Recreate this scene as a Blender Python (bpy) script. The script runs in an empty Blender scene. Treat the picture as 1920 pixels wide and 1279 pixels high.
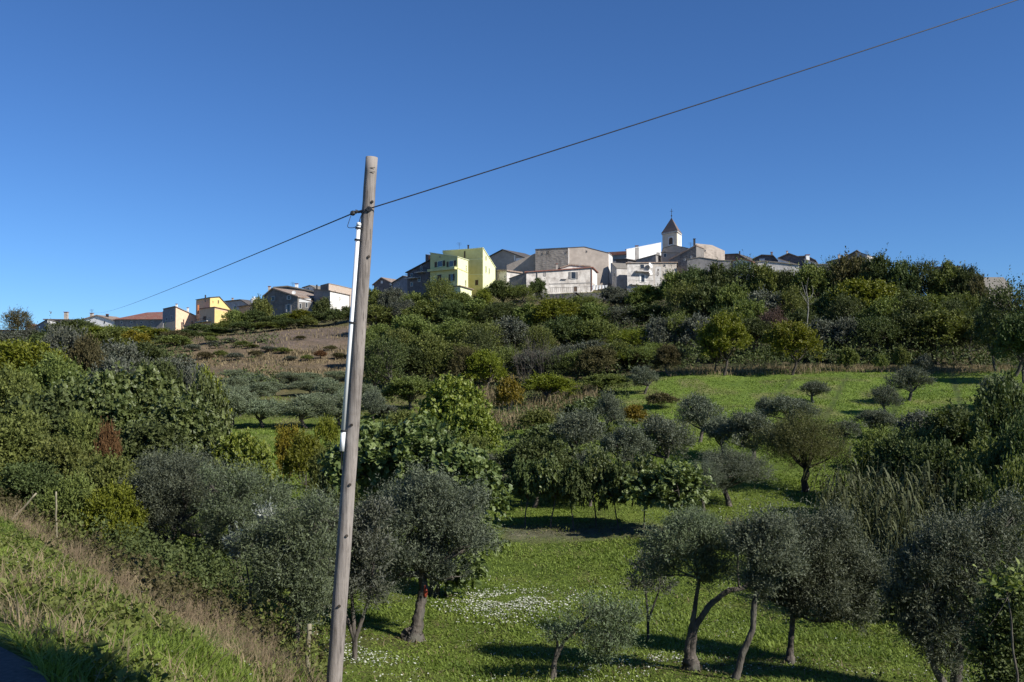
import bpy, math, random
import numpy as np
random.seed(7)
C = bpy.context.scene.collection
F, HOR = 1707.0, 700.0
PIT = math.atan((HOR - 639.5) / F)
cp, sp = math.cos(PIT), math.sin(PIT)
UP = np.array([0., 0., 1.])

def P(u, v, Y):
    cx, cy = (u - 960) / F, (639.5 - v) / F
    d = np.array([cx, cp - cy * sp, sp + cy * cp])
    return d * (Y / d[1])

# ------------------------------------------------------------------ terrain
TC = [-700, 0, 300, 600, 900, 1200, 1500, 1900, 2600]
TT = {
 0: [(4,-1.7),(12,-4),(20,-4.8),(35,-5),(50,-4.3),(80,-2),(120,1),(170,5),(220,9.2),(260,10),(330,8),(700,-8),(4000,-60)],
 300: [(4,-2),(12,-4.4),(18,-5),(26,-5.3),(40,-5.3),(60,-5),(80,-4.2),(108,-1.5),(126,1.2),(150,4.6),(175,6.5),(215,9.4),(260,10.5),(330,8),(700,-8),(4000,-60)],
 600: [(4,-2.4),(12,-4.9),(16,-5.45),(21,-5.9),(30,-6.2),(40,-6),(55,-5.4),(75,-4.6),(100,-2.2),(118,.2),(135,3.2),(160,7.6),(185,10),(210,12.5),(260,14),(330,11),(700,-8),(4000,-60)],
 900: [(4,-3),(12,-5.2),(17,-6),(22,-6.4),(30,-6.6),(40,-6.5),(55,-6),(75,-4.5),(95,-2.5),(120,.6),(150,6),(172,10.2),(187,16.3),(200,17.8),(230,19),(300,18),(700,-8),(4000,-60)],
 1200: [(4,-3.3),(12,-5.4),(17,-5.8),(22,-6.35),(30,-6.6),(40,-6.3),(55,-5.6),(75,-3.8),(95,0),(115,1.6),(145,6.6),(168,10.5),(185,16.5),(200,18.5),(235,22),(300,20),(700,-8),(4000,-60)],
 1500: [(4,-3.3),(12,-5.4),(16,-5.6),(19,-6.05),(22,-6.55),(30,-7),(40,-6.6),(50,-5.8),(65,-4.3),(80,-2),(95,.25),(110,1.4),(140,6),(165,11.5),(190,17.5),(230,22),(300,20),(700,-8),(4000,-60)],
 1900: [(4,-3.3),(12,-5.4),(17,-6.2),(30,-6.9),(45,-6),(65,-3.6),(85,-.8),(96,.4),(110,1.5),(130,5.5),(150,9),(180,12),(230,12),(300,8),(700,-10),(4000,-60)],
}
TT[-700] = TT[0]; TT[2600] = TT[1900]
_us = np.linspace(-700, 2600, 120); _ly = np.linspace(math.log(4), math.log(4000), 260)
_col = np.array([np.interp(_ly, [math.log(a) for a, b in TT[c]], [b for a, b in TT[c]]) for c in TC])
_grid = np.array([[np.interp(u, TC, _col[:, j]) for j in range(260)] for u in _us])
for _ in range(3):
    g = np.pad(_grid, 1, mode='edge'); _grid = (g[:-2,1:-1] + 2*g[1:-1,1:-1] + g[2:,1:-1]) / 4
    g = np.pad(_grid, 1, mode='edge'); _grid = (g[1:-1,:-2] + 2*g[1:-1,1:-1] + g[1:-1,2:]) / 4
_rs = np.random.RandomState(3); _NZ = _rs.rand(256, 256)
def vnoise(x, y, s):
    x = np.asarray(x, float) / s + 1000.3; y = np.asarray(y, float) / s + 1000.7
    xi, yi = np.floor(x).astype(int), np.floor(y).astype(int)
    fx, fy = x - xi, y - yi; fx = fx*fx*(3-2*fx); fy = fy*fy*(3-2*fy)
    a = _NZ[xi % 256, yi % 256]; b = _NZ[(xi+1) % 256, yi % 256]; c = _NZ[xi % 256, (yi+1) % 256]; d = _NZ[(xi+1) % 256, (yi+1) % 256]
    return (a*(1-fx)+b*fx)*(1-fy) + (c*(1-fx)+d*fx)*fy
def sstep(a, b, x):
    t = np.clip((x - a) / (b - a), 0, 1); return t*t*(3-2*t)
NX, NY = .77, .638
def sdist(x, y): return NX*(x + 2.35) + NY*(y - 4.7)
def ground(x, y):
    x = np.asarray(x, float); y = np.asarray(y, float)
    az = np.clip(np.arctan2(x, y), -.76, .76); R = np.hypot(x, y); Yd = np.maximum(R*np.cos(az), 4.0)
    u = np.clip(960 + F*np.tan(az), -700, 2599); l = np.clip(np.log(Yd), _ly[0], _ly[-1]-1e-6)
    fu = (u + 700) / 3300 * 119; fl = (l - _ly[0]) / (_ly[-1]-_ly[0]) * 259
    iu = np.minimum(fu.astype(int), 118); il = np.minimum(fl.astype(int), 258); a = fu - iu; b = fl - il
    zt = (_grid[iu, il]*(1-a)+_grid[iu+1, il]*a)*(1-b) + (_grid[iu, il+1]*(1-a)+_grid[iu+1, il+1]*a)*b
    zt = zt + (vnoise(x, y, 3.1)-.5)*.28*sstep(5, 30, R) + (vnoise(x+50, y, 9.)-.5)*.7*sstep(60, 110, R)
    s = sdist(x, y)
    zb = -1.6 - .44*np.clip(s, 0, 3.5) - .62*np.clip(s-3.5, 0, 3) - .2*np.clip(s-6.5, 0, 8)
    zb = zb - .32*sstep(1.3, 3.5, s)
    zb = zb - .6*sstep(-3.0, -1.2, x)*sstep(0, 2.5, s)
    zb = zb + ((vnoise(x, y, .9)-.5)*.16 + (vnoise(x+9, y, .33)-.5)*.07)*sstep(.1, 1.2, s)
    w = sstep(5, 9, s)
    return zb*(1-w) + zt*w
def gz(x, y): return float(ground(np.array([x]), np.array([y]))[0])

# ------------------------------------------------------------------ materials
def newmat(name):
    m = bpy.data.materials.new(name); m.use_nodes = True
    nt = m.node_tree; nt.nodes.clear()
    return m, nt, nt.nodes.new('ShaderNodeOutputMaterial')
def N(nt, t, **k):
    n = nt.nodes.new('ShaderNode' + t)
    for a, b in k.items():
        if a in n.inputs: n.inputs[a].default_value = b
        else: setattr(n, a, b)
    return n
def mix(nt, fac, a, b, mode='MIX'):
    n = nt.nodes.new('ShaderNodeMix'); n.data_type = 'RGBA'; n.blend_type = mode
    for i, val in ((0, fac), (6, a), (7, b)):
        if hasattr(val, 'type') and hasattr(val, 'is_linked'): nt.links.new(val, n.inputs[i])
        elif isinstance(val, (int, float)): n.inputs[i].default_value = val
        else: n.inputs[i].default_value = (*val, 1) if len(val) == 3 else val
    return n.outputs[2]
def ramp(nt, src, p0, p1):
    n = nt.nodes.new('ShaderNodeMapRange'); n.inputs[1].default_value = p0; n.inputs[2].default_value = p1
    nt.links.new(src, n.inputs[0]); return n.outputs[0]
def noise(nt, scale, detail=4, rough=.55, coord='Object', sc=None):
    tc = nt.nodes.new('ShaderNodeTexCoord'); n = nt.nodes.new('ShaderNodeTexNoise')
    n.inputs['Scale'].default_value = scale; n.inputs['Detail'].default_value = detail; n.inputs['Roughness'].default_value = rough
    if sc:
        mp = nt.nodes.new('ShaderNodeMapping'); mp.inputs['Scale'].default_value = sc
        nt.links.new(tc.outputs[coord], mp.inputs[0]); nt.links.new(mp.outputs[0], n.inputs['Vector'])
    else: nt.links.new(tc.outputs[coord], n.inputs['Vector'])
    return n.outputs[0]

def leafmat(name, a, b, back=None, trans=.28, rough=.5, spec=.35):
    m, nt, out = newmat(name)
    at = N(nt, 'Attribute', attribute_name='tint')
    oi = N(nt, 'ObjectInfo')
    col = mix(nt, at.outputs['Fac'], a, b)
    hs = N(nt, 'HueSaturation')
    r1 = N(nt, 'MapRange'); nt.links.new(oi.outputs['Random'], r1.inputs[0]); r1.inputs[3].default_value = .485; r1.inputs[4].default_value = .512
    r2 = N(nt, 'MapRange'); nt.links.new(oi.outputs['Random'], r2.inputs[0]); r2.inputs[3].default_value = .82; r2.inputs[4].default_value = 1.18
    nt.links.new(r1.outputs[0], hs.inputs['Hue']); nt.links.new(r2.outputs[0], hs.inputs['Value']); nt.links.new(col, hs.inputs['Color'])
    col = hs.outputs[0]
    if back:
        ge = N(nt, 'NewGeometry'); col = mix(nt, ge.outputs['Backfacing'], col, back)
    pr = N(nt, 'BsdfPrincipled', Roughness=rough); pr.inputs['Specular IOR Level'].default_value = spec
    tr = N(nt, 'BsdfTranslucent'); mx = N(nt, 'MixShader'); mx.inputs[0].default_value = trans
    nt.links.new(col, pr.inputs['Base Color'])
    tcol = mix(nt, 1.0, col, (1.15, 1.2, .6), 'MULTIPLY'); nt.links.new(tcol, tr.inputs[0])
    nt.links.new(pr.outputs[0], mx.inputs[1]); nt.links.new(tr.outputs[0], mx.inputs[2]); nt.links.new(mx.outputs[0], out.inputs[0])
    return m
LM = {
 'olive': leafmat('olive_leaf', (0.063,0.077,0.043), (0.157,0.176,0.111), (.115,.13,.095), .15, .6, .22),
 'oliveg': leafmat('olive_leaf_green', (0.071,0.095,0.042), (0.161,0.197,0.102), (.13,.15,.10), .18, .6, .22),
 'grove': leafmat('grove_olive_leaf', (0.118,0.147,0.077), (0.230,0.273,0.161), (.16,.18,.12), .18, .6, .2),
 'willow': leafmat('willow_like_leaf', (0.066,0.072,0.024), (0.144,0.150,0.054), None, .25, .6, .2),
 'silver': leafmat('silver_leaf', (.09,.105,.075), (.26,.28,.23), (.3,.32,.28), .15, .4, .5),
 'fig': leafmat('fig_leaf', (0.057,0.082,0.023), (0.161,0.192,0.059), None, .22, .48, .4),
 'figy': leafmat('fig_leaf_yellowing', (0.080,0.120,0.015), (0.240,0.266,0.040), None, .28, .5, .4),
 'dark': leafmat('dark_leaf', (0.041,0.059,0.019), (0.108,0.131,0.041), None, .2, .6, .2),
 'mid': leafmat('mid_leaf', (0.072,0.094,0.025), (0.189,0.214,0.054), None, .25, .6, .2),
 'yel': leafmat('yellow_green_leaf', (0.091,0.115,0.010), (0.213,0.225,0.024), None, .3, .55, .3),
 'gold': leafmat('golden_leaf', (.12,.10,.010), (.24,.18,.02), None, .3, .55, .3),
 'grey': leafmat('grey_green_leaf', (0.057,0.068,0.043), (0.136,0.143,0.097), (.12,.125,.10), .15, .6, .25),
 'brown': leafmat('brown_leaf', (.060,.056,.024), (.13,.112,.05), None, .2, .7, .15),
 'rust': leafmat('rust_leaf', (.09,.045,.020), (.17,.09,.04), None, .2, .7, .15),
 'mauve': leafmat('mauve_leaf', (.07,.045,.035), (.13,.085,.07), None, .2, .7, .15),
 'dry': leafmat('dry_straw', (.14,.115,.06), (.33,.27,.155), None, .2, .8, .1),
 'grass': leafmat('grass_blade', (0.084,0.127,0.019), (0.210,0.264,0.050), None, .3, .6, .2),
 'grassy': leafmat('grass_blade_pale', (.09,.12,.03), (.22,.24,.08), None, .3, .7, .2),
 'cane': leafmat('cane_leaf', (0.022,0.032,0.009), (0.083,0.090,0.032), (.09,.10,.045), .2, .6, .15),
 'petal': leafmat('white_petal', (.30,.31,.24), (.66,.66,.58), None, .2, .6, .2),
}
def surf(name, a, b, scale=3, rough=.85, bump=.0, sc=None, c=None, cs=.4, lo=.35, hi=.65, spec=.3, metallic=0, detail=5):
    m, nt, out = newmat(name)
    n1 = noise(nt, scale, detail, .6, sc=sc); col = mix(nt, ramp(nt, n1, lo, hi), a, b)
    if c is not None:
        n2 = noise(nt, cs, 6, .65); col = mix(nt, ramp(nt, n2, .48, .68), col, c)
    pr = N(nt, 'BsdfPrincipled', Roughness=rough, Metallic=metallic); pr.inputs['Specular IOR Level'].default_value = spec
    nt.links.new(col, pr.inputs['Base Color'])
    if bump:
        bp = N(nt, 'Bump'); bp.inputs['Strength'].default_value = bump; bp.inputs['Distance'].default_value = .05
        nt.links.new(n1, bp.inputs['Height']); nt.links.new(bp.outputs[0], pr.inputs['Normal'])
    nt.links.new(pr.outputs[0], out.inputs[0])
    return m
def stonewall(name, a, b, mortar, scale=1.6, pl=None):
    m, nt, out = newmat(name)
    tc = N(nt, 'TexCoord'); mp = N(nt, 'Mapping'); mp.inputs['Scale'].default_value = (1, 1, 1.9); nt.links.new(tc.outputs['Object'], mp.inputs[0])
    vo = N(nt, 'TexVoronoi'); vo.inputs['Scale'].default_value = scale; nt.links.new(mp.outputs[0], vo.inputs['Vector'])
    sep = N(nt, 'SeparateColor'); nt.links.new(vo.outputs['Color'], sep.inputs[0])
    col = mix(nt, sep.outputs[0], a, b)
    col = mix(nt, ramp(nt, vo.outputs['Distance'], .42, .6), col, mortar)
    big = noise(nt, .35, 6, .65); col = mix(nt, ramp(nt, big, .42, .62), col, pl if pl else mortar)
    st = noise(nt, 1.2, 5, .6, sc=(1, 1, .2)); col = mix(nt, ramp(nt, st, .5, .9), col, (.09,.08,.07))
    pr = N(nt, 'BsdfPrincipled', Roughness=.92); nt.links.new(col, pr.inputs['Base Color'])
    bp = N(nt, 'Bump'); bp.inputs['Strength'].default_value = .5; bp.inputs['Distance'].default_value = .06
    nt.links.new(vo.outputs['Distance'], bp.inputs['Height']); nt.links.new(bp.outputs[0], pr.inputs['Normal'])
    nt.links.new(pr.outputs[0], out.inputs[0]); return m
def tilemat(name, a, b, c):
    m, nt, out = newmat(name)
    n1 = noise(nt, 3.5, 3, .7); col = mix(nt, ramp(nt, n1, .35, .65), a, b)
    n2 = noise(nt, .7, 5, .6); col = mix(nt, ramp(nt, n2, .5, .62), col, c)
    tc = N(nt, 'TexCoord'); wv = N(nt, 'TexWave'); wv.inputs['Scale'].default_value = 1.3; wv.bands_direction = 'X'
    nt.links.new(tc.outputs['Object'], wv.inputs['Vector'])
    col = mix(nt, ramp(nt, wv.outputs['Fac'], 0, 1), mix(nt, 1., col, (.6,.6,.6), 'MULTIPLY'), col)
    pr = N(nt, 'BsdfPrincipled', Roughness=.9); nt.links.new(col, pr.inputs['Base Color'])
    bp = N(nt, 'Bump'); bp.inputs['Strength'].default_value = .7; bp.inputs['Distance'].default_value = .1
    nt.links.new(wv.outputs['Fac'], bp.inputs['Height']); nt.links.new(bp.outputs[0], pr.inputs['Normal'])
    nt.links.new(pr.outputs[0], out.inputs[0]); return m
M = {
 'bark': surf('olive_bark', (.045,.038,.032), (.135,.115,.095), 9, .95, .9, sc=(1,1,.35), c=(.10,.10,.08), cs=2.),
 'barkd': surf('dark_bark', (.03,.025,.02), (.09,.075,.06), 7, .95, .6, sc=(1,1,.3)),
 'barkw': surf('pale_bark', (.16,.15,.125), (.32,.30,.26), 8, .9, .3),
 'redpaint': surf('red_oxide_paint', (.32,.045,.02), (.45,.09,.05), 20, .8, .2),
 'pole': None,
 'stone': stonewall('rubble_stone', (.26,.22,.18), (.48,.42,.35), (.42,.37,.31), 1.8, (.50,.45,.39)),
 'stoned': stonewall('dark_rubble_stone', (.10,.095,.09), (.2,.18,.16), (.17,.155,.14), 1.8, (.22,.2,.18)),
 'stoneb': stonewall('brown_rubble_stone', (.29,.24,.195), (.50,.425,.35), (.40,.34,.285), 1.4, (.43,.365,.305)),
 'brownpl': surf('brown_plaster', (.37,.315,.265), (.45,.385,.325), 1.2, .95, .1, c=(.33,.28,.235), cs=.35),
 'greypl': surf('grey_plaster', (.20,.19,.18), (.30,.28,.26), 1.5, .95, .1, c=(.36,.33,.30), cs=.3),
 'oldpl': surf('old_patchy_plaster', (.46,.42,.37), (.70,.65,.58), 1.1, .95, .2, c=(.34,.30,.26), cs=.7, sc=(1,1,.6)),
 'bluepl': surf('blue_grey_plaster_and_shade', (.20,.21,.24), (.27,.28,.31), 1.5, .95, .1),
 'darkpl': surf('dark_and_shaded_plaster', (.10,.095,.10), (.17,.155,.155), 1.5, .95, .1),
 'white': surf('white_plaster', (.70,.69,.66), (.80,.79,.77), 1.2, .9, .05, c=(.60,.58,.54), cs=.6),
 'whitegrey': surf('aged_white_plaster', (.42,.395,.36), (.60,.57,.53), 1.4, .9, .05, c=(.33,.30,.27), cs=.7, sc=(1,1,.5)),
 'cream': surf('cream_plaster', (.62,.52,.40), (.70,.60,.47), 1.5, .9, .05),
 'salmon': surf('salmon_plaster', (.72,.48,.32), (.79,.55,.38), 1.5, .9, .05),
 'peach': surf('peach_plaster', (.66,.44,.28), (.73,.50,.33), 1.5, .9, .05),
 'yellow': surf('warm_yellow_plaster', (.72,.56,.22), (.78,.62,.27), 1.5, .9, .05),
 'lemon': surf('lemon_plaster', (.66,.62,.27), (.73,.69,.34), .8, .9, .05, c=(.60,.56,.25), cs=.35),
 'lemon_sun': surf('sunlit_lemon_plaster', (.72,.73,.42), (.76,.77,.47), 1.2, .9, .05),  # lit copy of the lemon plaster, paler for walls turned to the sun
 'pink': surf('pinkish_brick', (.42,.33,.26), (.52,.43,.35), 3, .95, .2),
 'orange': surf('orange_render', (.55,.18,.07), (.62,.24,.10), 3, .9, .1),
 'tile': tilemat('weathered_clay_tiles', (.26,.17,.12), (.42,.33,.26), (.36,.32,.28)),
 'tiler': tilemat('red_clay_tiles', (.24,.085,.06), (.34,.14,.10), (.28,.16,.12)),
 'tiled': tilemat('dark_lichened_tiles', (.075,.065,.06), (.14,.12,.11), (.11,.10,.095)),
 'tileg': tilemat('grey_lichened_tiles', (.20,.18,.15), (.30,.27,.23), (.25,.225,.19)),
 'slate': surf('spire_shingles', (.11,.085,.075), (.19,.145,.12), 6, .8, .3, c=(.21,.14,.10), cs=1.),
 'glass': surf('dark_window_glass', (.015,.017,.02), (.03,.033,.04), 2, .15, 0, spec=.5),
 'shut': surf('brown_shutter', (.07,.045,.03), (.12,.08,.055), 6, .8, .1),
 'shutg': surf('grey_shutter', (.16,.15,.14), (.24,.225,.21), 6, .8, .1),
 'trimw': surf('white_trim', (.60,.59,.55), (.70,.69,.64), 4, .85, 0),
 'triml': surf('lemon_trim', (.70,.72,.42), (.76,.77,.5), 4, .85, 0),
 'metal': surf('galvanised_metal', (.30,.30,.31), (.42,.42,.43), 6, .5, 0, metallic=.6),
 'dkmetal': surf('dark_metal', (.03,.03,.032), (.06,.06,.062), 10, .5, .1, metallic=.4),
 'pvc': surf('white_conduit_plastic', (.72,.74,.75), (.82,.83,.83), 2, .35, 0, sc=(1,1,.3), spec=.5),
 'cable': surf('black_cable_sheath', (.012,.013,.018), (.025,.026,.032), 10, .5, 0),
 'rock': surf('white_limestone', (.45,.44,.42), (.72,.71,.68), 6, .9, .5, c=(.3,.28,.25), cs=2),
 'stake': surf('pale_wood_stake', (.17,.15,.10), (.30,.27,.18), 14, .9, .2, sc=(1,1,.15)),
 'soil': surf('bare_soil', (.13,.10,.075), (.24,.19,.145), 5, .95, .6),
 'dryleaf': LM['rust'],
}
def polemat():
    m, nt, out = newmat('weathered_pole_wood')
    g = noise(nt, 14, 8, .75, sc=(1, 1, .045)); col = mix(nt, ramp(nt, g, .36, .64), (.13,.112,.098), (.30,.262,.232))
    g2 = noise(nt, 70, 4, .7, sc=(1, 1, .03)); col = mix(nt, ramp(nt, g2, .54, .64), col, (.06,.05,.043))
    g3 = noise(nt, 1.1, 4, .6); col = mix(nt, ramp(nt, g3, .45, .75), col, (.36,.325,.29))
    g4 = noise(nt, 160, 3, .7); col = mix(nt, ramp(nt, g4, .62, .75), col, (.42,.38,.34))
    pr = N(nt, 'BsdfPrincipled', Roughness=.9); nt.links.new(col, pr.inputs['Base Color'])
    bp = N(nt, 'Bump'); bp.inputs['Strength'].default_value = .6; bp.inputs['Distance'].default_value = .01
    nt.links.new(g2, bp.inputs['Height']); nt.links.new(bp.outputs[0], pr.inputs['Normal']); nt.links.new(pr.outputs[0], out.inputs[0]); return m
M['pole'] = polemat()

# ------------------------------------------------------------------ mesh helpers
def mesh_np(name, V, faces, mat, tint=None, smooth=False):
    """faces: list of int arrays (n,k)"""
    me = bpy.data.meshes.new(name)
    V = np.asarray(V, np.float32); me.vertices.add(len(V)); me.vertices.foreach_set('co', V.ravel())
    faces = [np.asarray(f, np.int32) for f in faces if len(f)]
    nl = sum(f.size for f in faces); npoly = sum(len(f) for f in faces)
    me.loops.add(nl); me.loops.foreach_set('vertex_index', np.concatenate([f.ravel() for f in faces]))
    me.polygons.add(npoly)
    tot = np.concatenate([np.full(len(f), f.shape[1], np.int32) for f in faces])
    st = np.concatenate([[0], np.cumsum(tot)[:-1]]).astype(np.int32)
    me.polygons.foreach_set('loop_start', st)
    if tint is not None:
        a = me.attributes.new('tint', 'FLOAT', 'POINT'); a.data.foreach_set('value', np.asarray(tint, np.float32))
    me.polygons.foreach_set('use_smooth', np.full(npoly, smooth))
    me.update(calc_edges=True); me.materials.append(mat)
    return me
class Geo:
    def __init__(s): s.V = []; s.F = {}; s.n = 0
    def add(s, V, Fs):
        V = np.asarray(V, float); s.V.append(V)
        for f in Fs:
            f = np.asarray(f, int)
            if f.ndim == 1: f = f[None]
            s.F.setdefault(f.shape[1], []).append(f + s.n)
        s.n += len(V)
    def box(s, o, ax, ay, az):
        o, ax, ay, az = map(lambda q: np.asarray(q, float), (o, ax, ay, az))
        V = [o, o+ax, o+ax+ay, o+ay, o+az, o+ax+az, o+ax+ay+az, o+ay+az]
        s.add(V, [[[0,3,2,1],[4,5,6,7],[0,1,5,4],[1,2,6,5],[2,3,7,6],[3,0,4,7]]])
        return s
    def cbox(s, c, hx, hy, hz):
        c = np.asarray(c, float); return s.box(c - [hx,hy,hz], [2*hx,0,0], [0,2*hy,0], [0,0,2*hz])
    def tube(s, pts, rad, k=6, cap=True, jit=0.):
        pts = np.asarray(pts, float); n = len(pts); rad = np.broadcast_to(rad, n)
        t = np.gradient(pts, axis=0); t /= np.linalg.norm(t, axis=1)[:, None] + 1e-9
        ref = np.array([.31, .95, .02]) if abs(t[0][2]) > .6 else UP
        a = np.cross(t, ref); a /= np.linalg.norm(a, axis=1)[:, None] + 1e-9; b = np.cross(t, a)
        th = np.linspace(0, 2*math.pi, k, endpoint=False)
        ring = a[:, None]*np.cos(th)[None, :, None] + b[:, None]*np.sin(th)[None, :, None]
        jr = 1 + (_rs.rand(n, k, 1)-.5)*2*jit if jit else 1.
        V = (pts[:, None] + ring*rad[:, None, None]*jr).reshape(-1, 3)
        i = np.arange(n-1)[:, None]*k; j = np.arange(k)[None]; j2 = (j+1) % k
        q = np.stack([i+j, i+j2, i+k+j2, i+k+j], -1).reshape(-1, 4)
        fs = [q]
        if cap: fs += [np.arange(k)[::-1][None], (np.arange(k)+(n-1)*k)[None]]
        s.add(V, fs); return s
    def mesh(s, name, mat, smooth=False):
        return mesh_np(name, np.concatenate(s.V), [np.concatenate(f) for f in s.F.values()], mat, smooth=smooth)
    def obj(s, name, mat, parent=None, smooth=False): return obj(name, s.mesh(name, mat, smooth), parent)
def obj(name, me, parent=None, loc=None):
    o = bpy.data.objects.new(name, me); C.objects.link(o)
    if parent is not None: o.parent = parent
    if loc is not None: o.location = loc
    return o
def tag(o, label=None, cat=None, group=None, kind=None):
    if label: o['label'] = label
    if cat: o['category'] = cat
    if group: o['group'] = group
    if kind: o['kind'] = kind
    return o
def thing(name, label, cat, loc=(0,0,0), group=None):
    o = bpy.data.objects.new(name, None); C.objects.link(o); o.location = loc; o.empty_display_size = .2
    return tag(o, label, cat, group)
def nrm(a): return a / (np.linalg.norm(a, axis=-1, keepdims=True) + 1e-9)

# ------------------------------------------------------------------ foliage
def rdir(rng, n): return nrm(rng.normal(size=(n, 3)))
def twig_leaves(rng, st, dr, L, m, ll, lw, style='diamond', droop=0., upb=.5):
    n = len(st); k = (np.arange(m) + .6) / m
    Lr = L*rng.uniform(.6, 1.3, n)
    pos = st[:, None] + dr[:, None]*(Lr[:, None, None]*k[None, :, None])
    pos[:, :, 2] -= droop*(k**2)[None]*Lr[:, None]*.6
    perp = nrm(np.cross(dr[:, None], rng.normal(size=(n, m, 3))))
    ax = nrm(dr[:, None]*.65 + perp*.8 + np.array([0, 0, -droop]))
    b = nrm(np.cross(ax, UP*upb*2 + rng.normal(size=(n, m, 3))*.7))
    nn = np.cross(ax, b)
    nn = np.where(nn[..., 2:3] < 0, -nn, nn)
    sz = rng.uniform(.5, 1.35, (n, m, 1))
    pos, ax, b, nn, sz = [q.reshape(-1, q.shape[-1]) for q in (pos, ax, b, nn, sz)]
    tw = rng.uniform(0, 1, (n, 1))*.7 + rng.uniform(0, 1, (n, m))*.3; tw = tw.reshape(-1)
    if style == 'diamond':
        tpl = [(0, 0, 0), (.45, .5, .0), (1, 0, 0), (.45, -.5, .0)]; fc = [(0, 1, 2, 3)]
    elif style == 'leaf6':
        tpl = [(0, 0, 0), (.22, .5, .12), (.68, .42, .10), (1, 0, -.05), (.68, -.42, .10), (.22, -.5, .12)]; fc = [(0, 1, 2, 3), (0, 3, 4, 5)]
    elif style == 'fig':
        tpl = [(0,0,0), (.1,.5,.08), (.42,.30,.08), (.62,.52,.05), (1,0,-.12), (.62,-.52,.05), (.42,-.30,.08), (.1,-.5,.08)]
        fc = [(0,1,2,4), (2,3,4,4), (0,4,6,7), (4,5,6,6)]
    q = len(tpl); V = np.stack([pos + ax*(t[0]*ll)*sz + b*(t[1]*lw)*sz + nn*(t[2]*lw)*sz for t in tpl], 1).reshape(-1, 3)
    base = np.arange(len(pos))[:, None]*q; fs = []
    for f in fc:
        ff = list(dict.fromkeys(f)); fs.append(base + np.array(ff)[None])
    return V, fs, np.repeat(tw, q)
def lobe_twigs(rng, lobes, ntw, clump=.16, per=10, upd=.35, inner=.35, low=-.6):
    lc = np.array([l[0] for l in lobes], float); lr = np.array([l[1] for l in lobes], float)
    if lr.ndim == 1: lr = np.repeat(lr[:, None], 3, 1)
    w = lr[:, 0]**2; w /= w.sum(); nc = max(3, ntw // per)
    li = rng.choice(len(lobes), nc, p=w); d = rdir(rng, nc); d[:, 2] = np.where(d[:, 2] < low, -d[:, 2]*.5, d[:, 2]); d = nrm(d)
    fr = inner + (1-inner)*rng.uniform(0, 1, nc)**.5
    cc = lc[li] + d*lr[li]*fr[:, None]*rng.uniform(.82, 1.12, (nc, 1))
    ci = rng.integers(0, nc, ntw); st = cc[ci] + rng.normal(size=(ntw, 3))*clump*lr[li[ci]].mean(1, keepdims=True)*[1, 1, .8]
    dr = nrm(d[ci]*.8 + UP*upd + rng.normal(size=(ntw, 3))*.45)
    return st, dr, cc, li
def crown_mesh(name, rng, lobes, ntw, L, m, ll, lw, style, mat, droop=0., spray=.07, **k):
    st, dr, cc, li = lobe_twigs(rng, lobes, ntw, **k)
    ns = int(len(st)*spray); j = rng.choice(len(st), ns); q = twig_leaves(rng, st[j], nrm(dr[j] + UP*.8 + rng.normal(size=(ns, 3))*.3), L*1.9, int(m*1.5), ll*.9, lw*.9, style, droop)
    V, fs, t = twig_leaves(rng, st, dr, L, m, ll, lw, style, droop)
    fs = fs + [f + len(V) for f in q[1]]; V = np.concatenate([V, q[0]]); t = np.concatenate([t, q[2]])
    return mesh_np(name, V, fs, mat, t), cc, li
def bez(a, b, rng, sag=.12, n=6):
    a, b = np.asarray(a, float), np.asarray(b, float); L = np.linalg.norm(b-a)
    mid = (a+b)/2 + rng.normal(size=3)*L*sag; t = np.linspace(0, 1, n)[:, None]
    return (1-t)**2*a + 2*t*(1-t)*mid + t**2*b
def limbs(g, rng, top, r0, lobes, cc, li, nsub=5, tw=True):
    for i, l in enumerate(lobes):
        c = np.asarray(l[0], float); p = bez(top, c, rng, .13, 7); g.tube(p, np.linspace(r0*.62, r0*.22, 7), 5)
        sub = cc[li == i][:nsub]
        for s in sub: g.tube(bez(c if rng.random() < .6 else p[4], s, rng, .12, 4), np.linspace(r0*.2, r0*.05, 4), 4)

PROTO = {}
def make_proto(key, n, w, h, trunk_h, r0, leafk, ntw, L, m, ll, lw, style, nl=8, flat=1., seed=1, droop=0., bark='bark', nsub=5, low=0.25, lean=.06, **k):
    lst = []
    for i in range(n):
        rng = np.random.default_rng(seed*100+i); lobes = []
        for q in range(nl):
            a = q*2.4 + rng.uniform(-.5, .5); f = math.sqrt((q+.4)/nl)
            rr = w*.5*rng.uniform(.36, .56); rad = (w*.5-rr*.85)*f
            zc = h - rr*.9*flat - (h - trunk_h - rr)*(f**1.6)*rng.uniform(.45, 1.05)
            zc = max(zc, trunk_h + rr*.35)
            lobes.append(((math.cos(a)*rad, math.sin(a)*rad, zc), (rr, rr, rr*flat*.85)))
        me, cc, li = crown_mesh(key + '_crown', rng, lobes, ntw, L, m, ll, lw, style, LM[leafk], droop, **k)
        g = Geo(); top = np.array([rng.normal()*lean*w, rng.normal()*lean*w, trunk_h])
        tp = bez((0, 0, -.3), top, rng, .06, 6); tp[:, :2] += rng.normal(size=(6, 2))*r0*.25; g.tube(tp, r0*np.array([1.6, 1.05, .95, .88, .85, .8]), 9, True, .14)
        limbs(g, rng, tp[-1], r0, lobes, cc, li, nsub)
        lst.append((me, g.mesh(key + '_trunk', M[bark], True), w, h))
    PROTO[key] = lst
make_proto('oliven', 3, 3.6, 3.7, 1.1, .13, 'olive', 5600, .30, 8, .075, .022, 'diamond', nl=9, seed=1, upd=.6, per=20, clump=.2, inner=.25)
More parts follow.
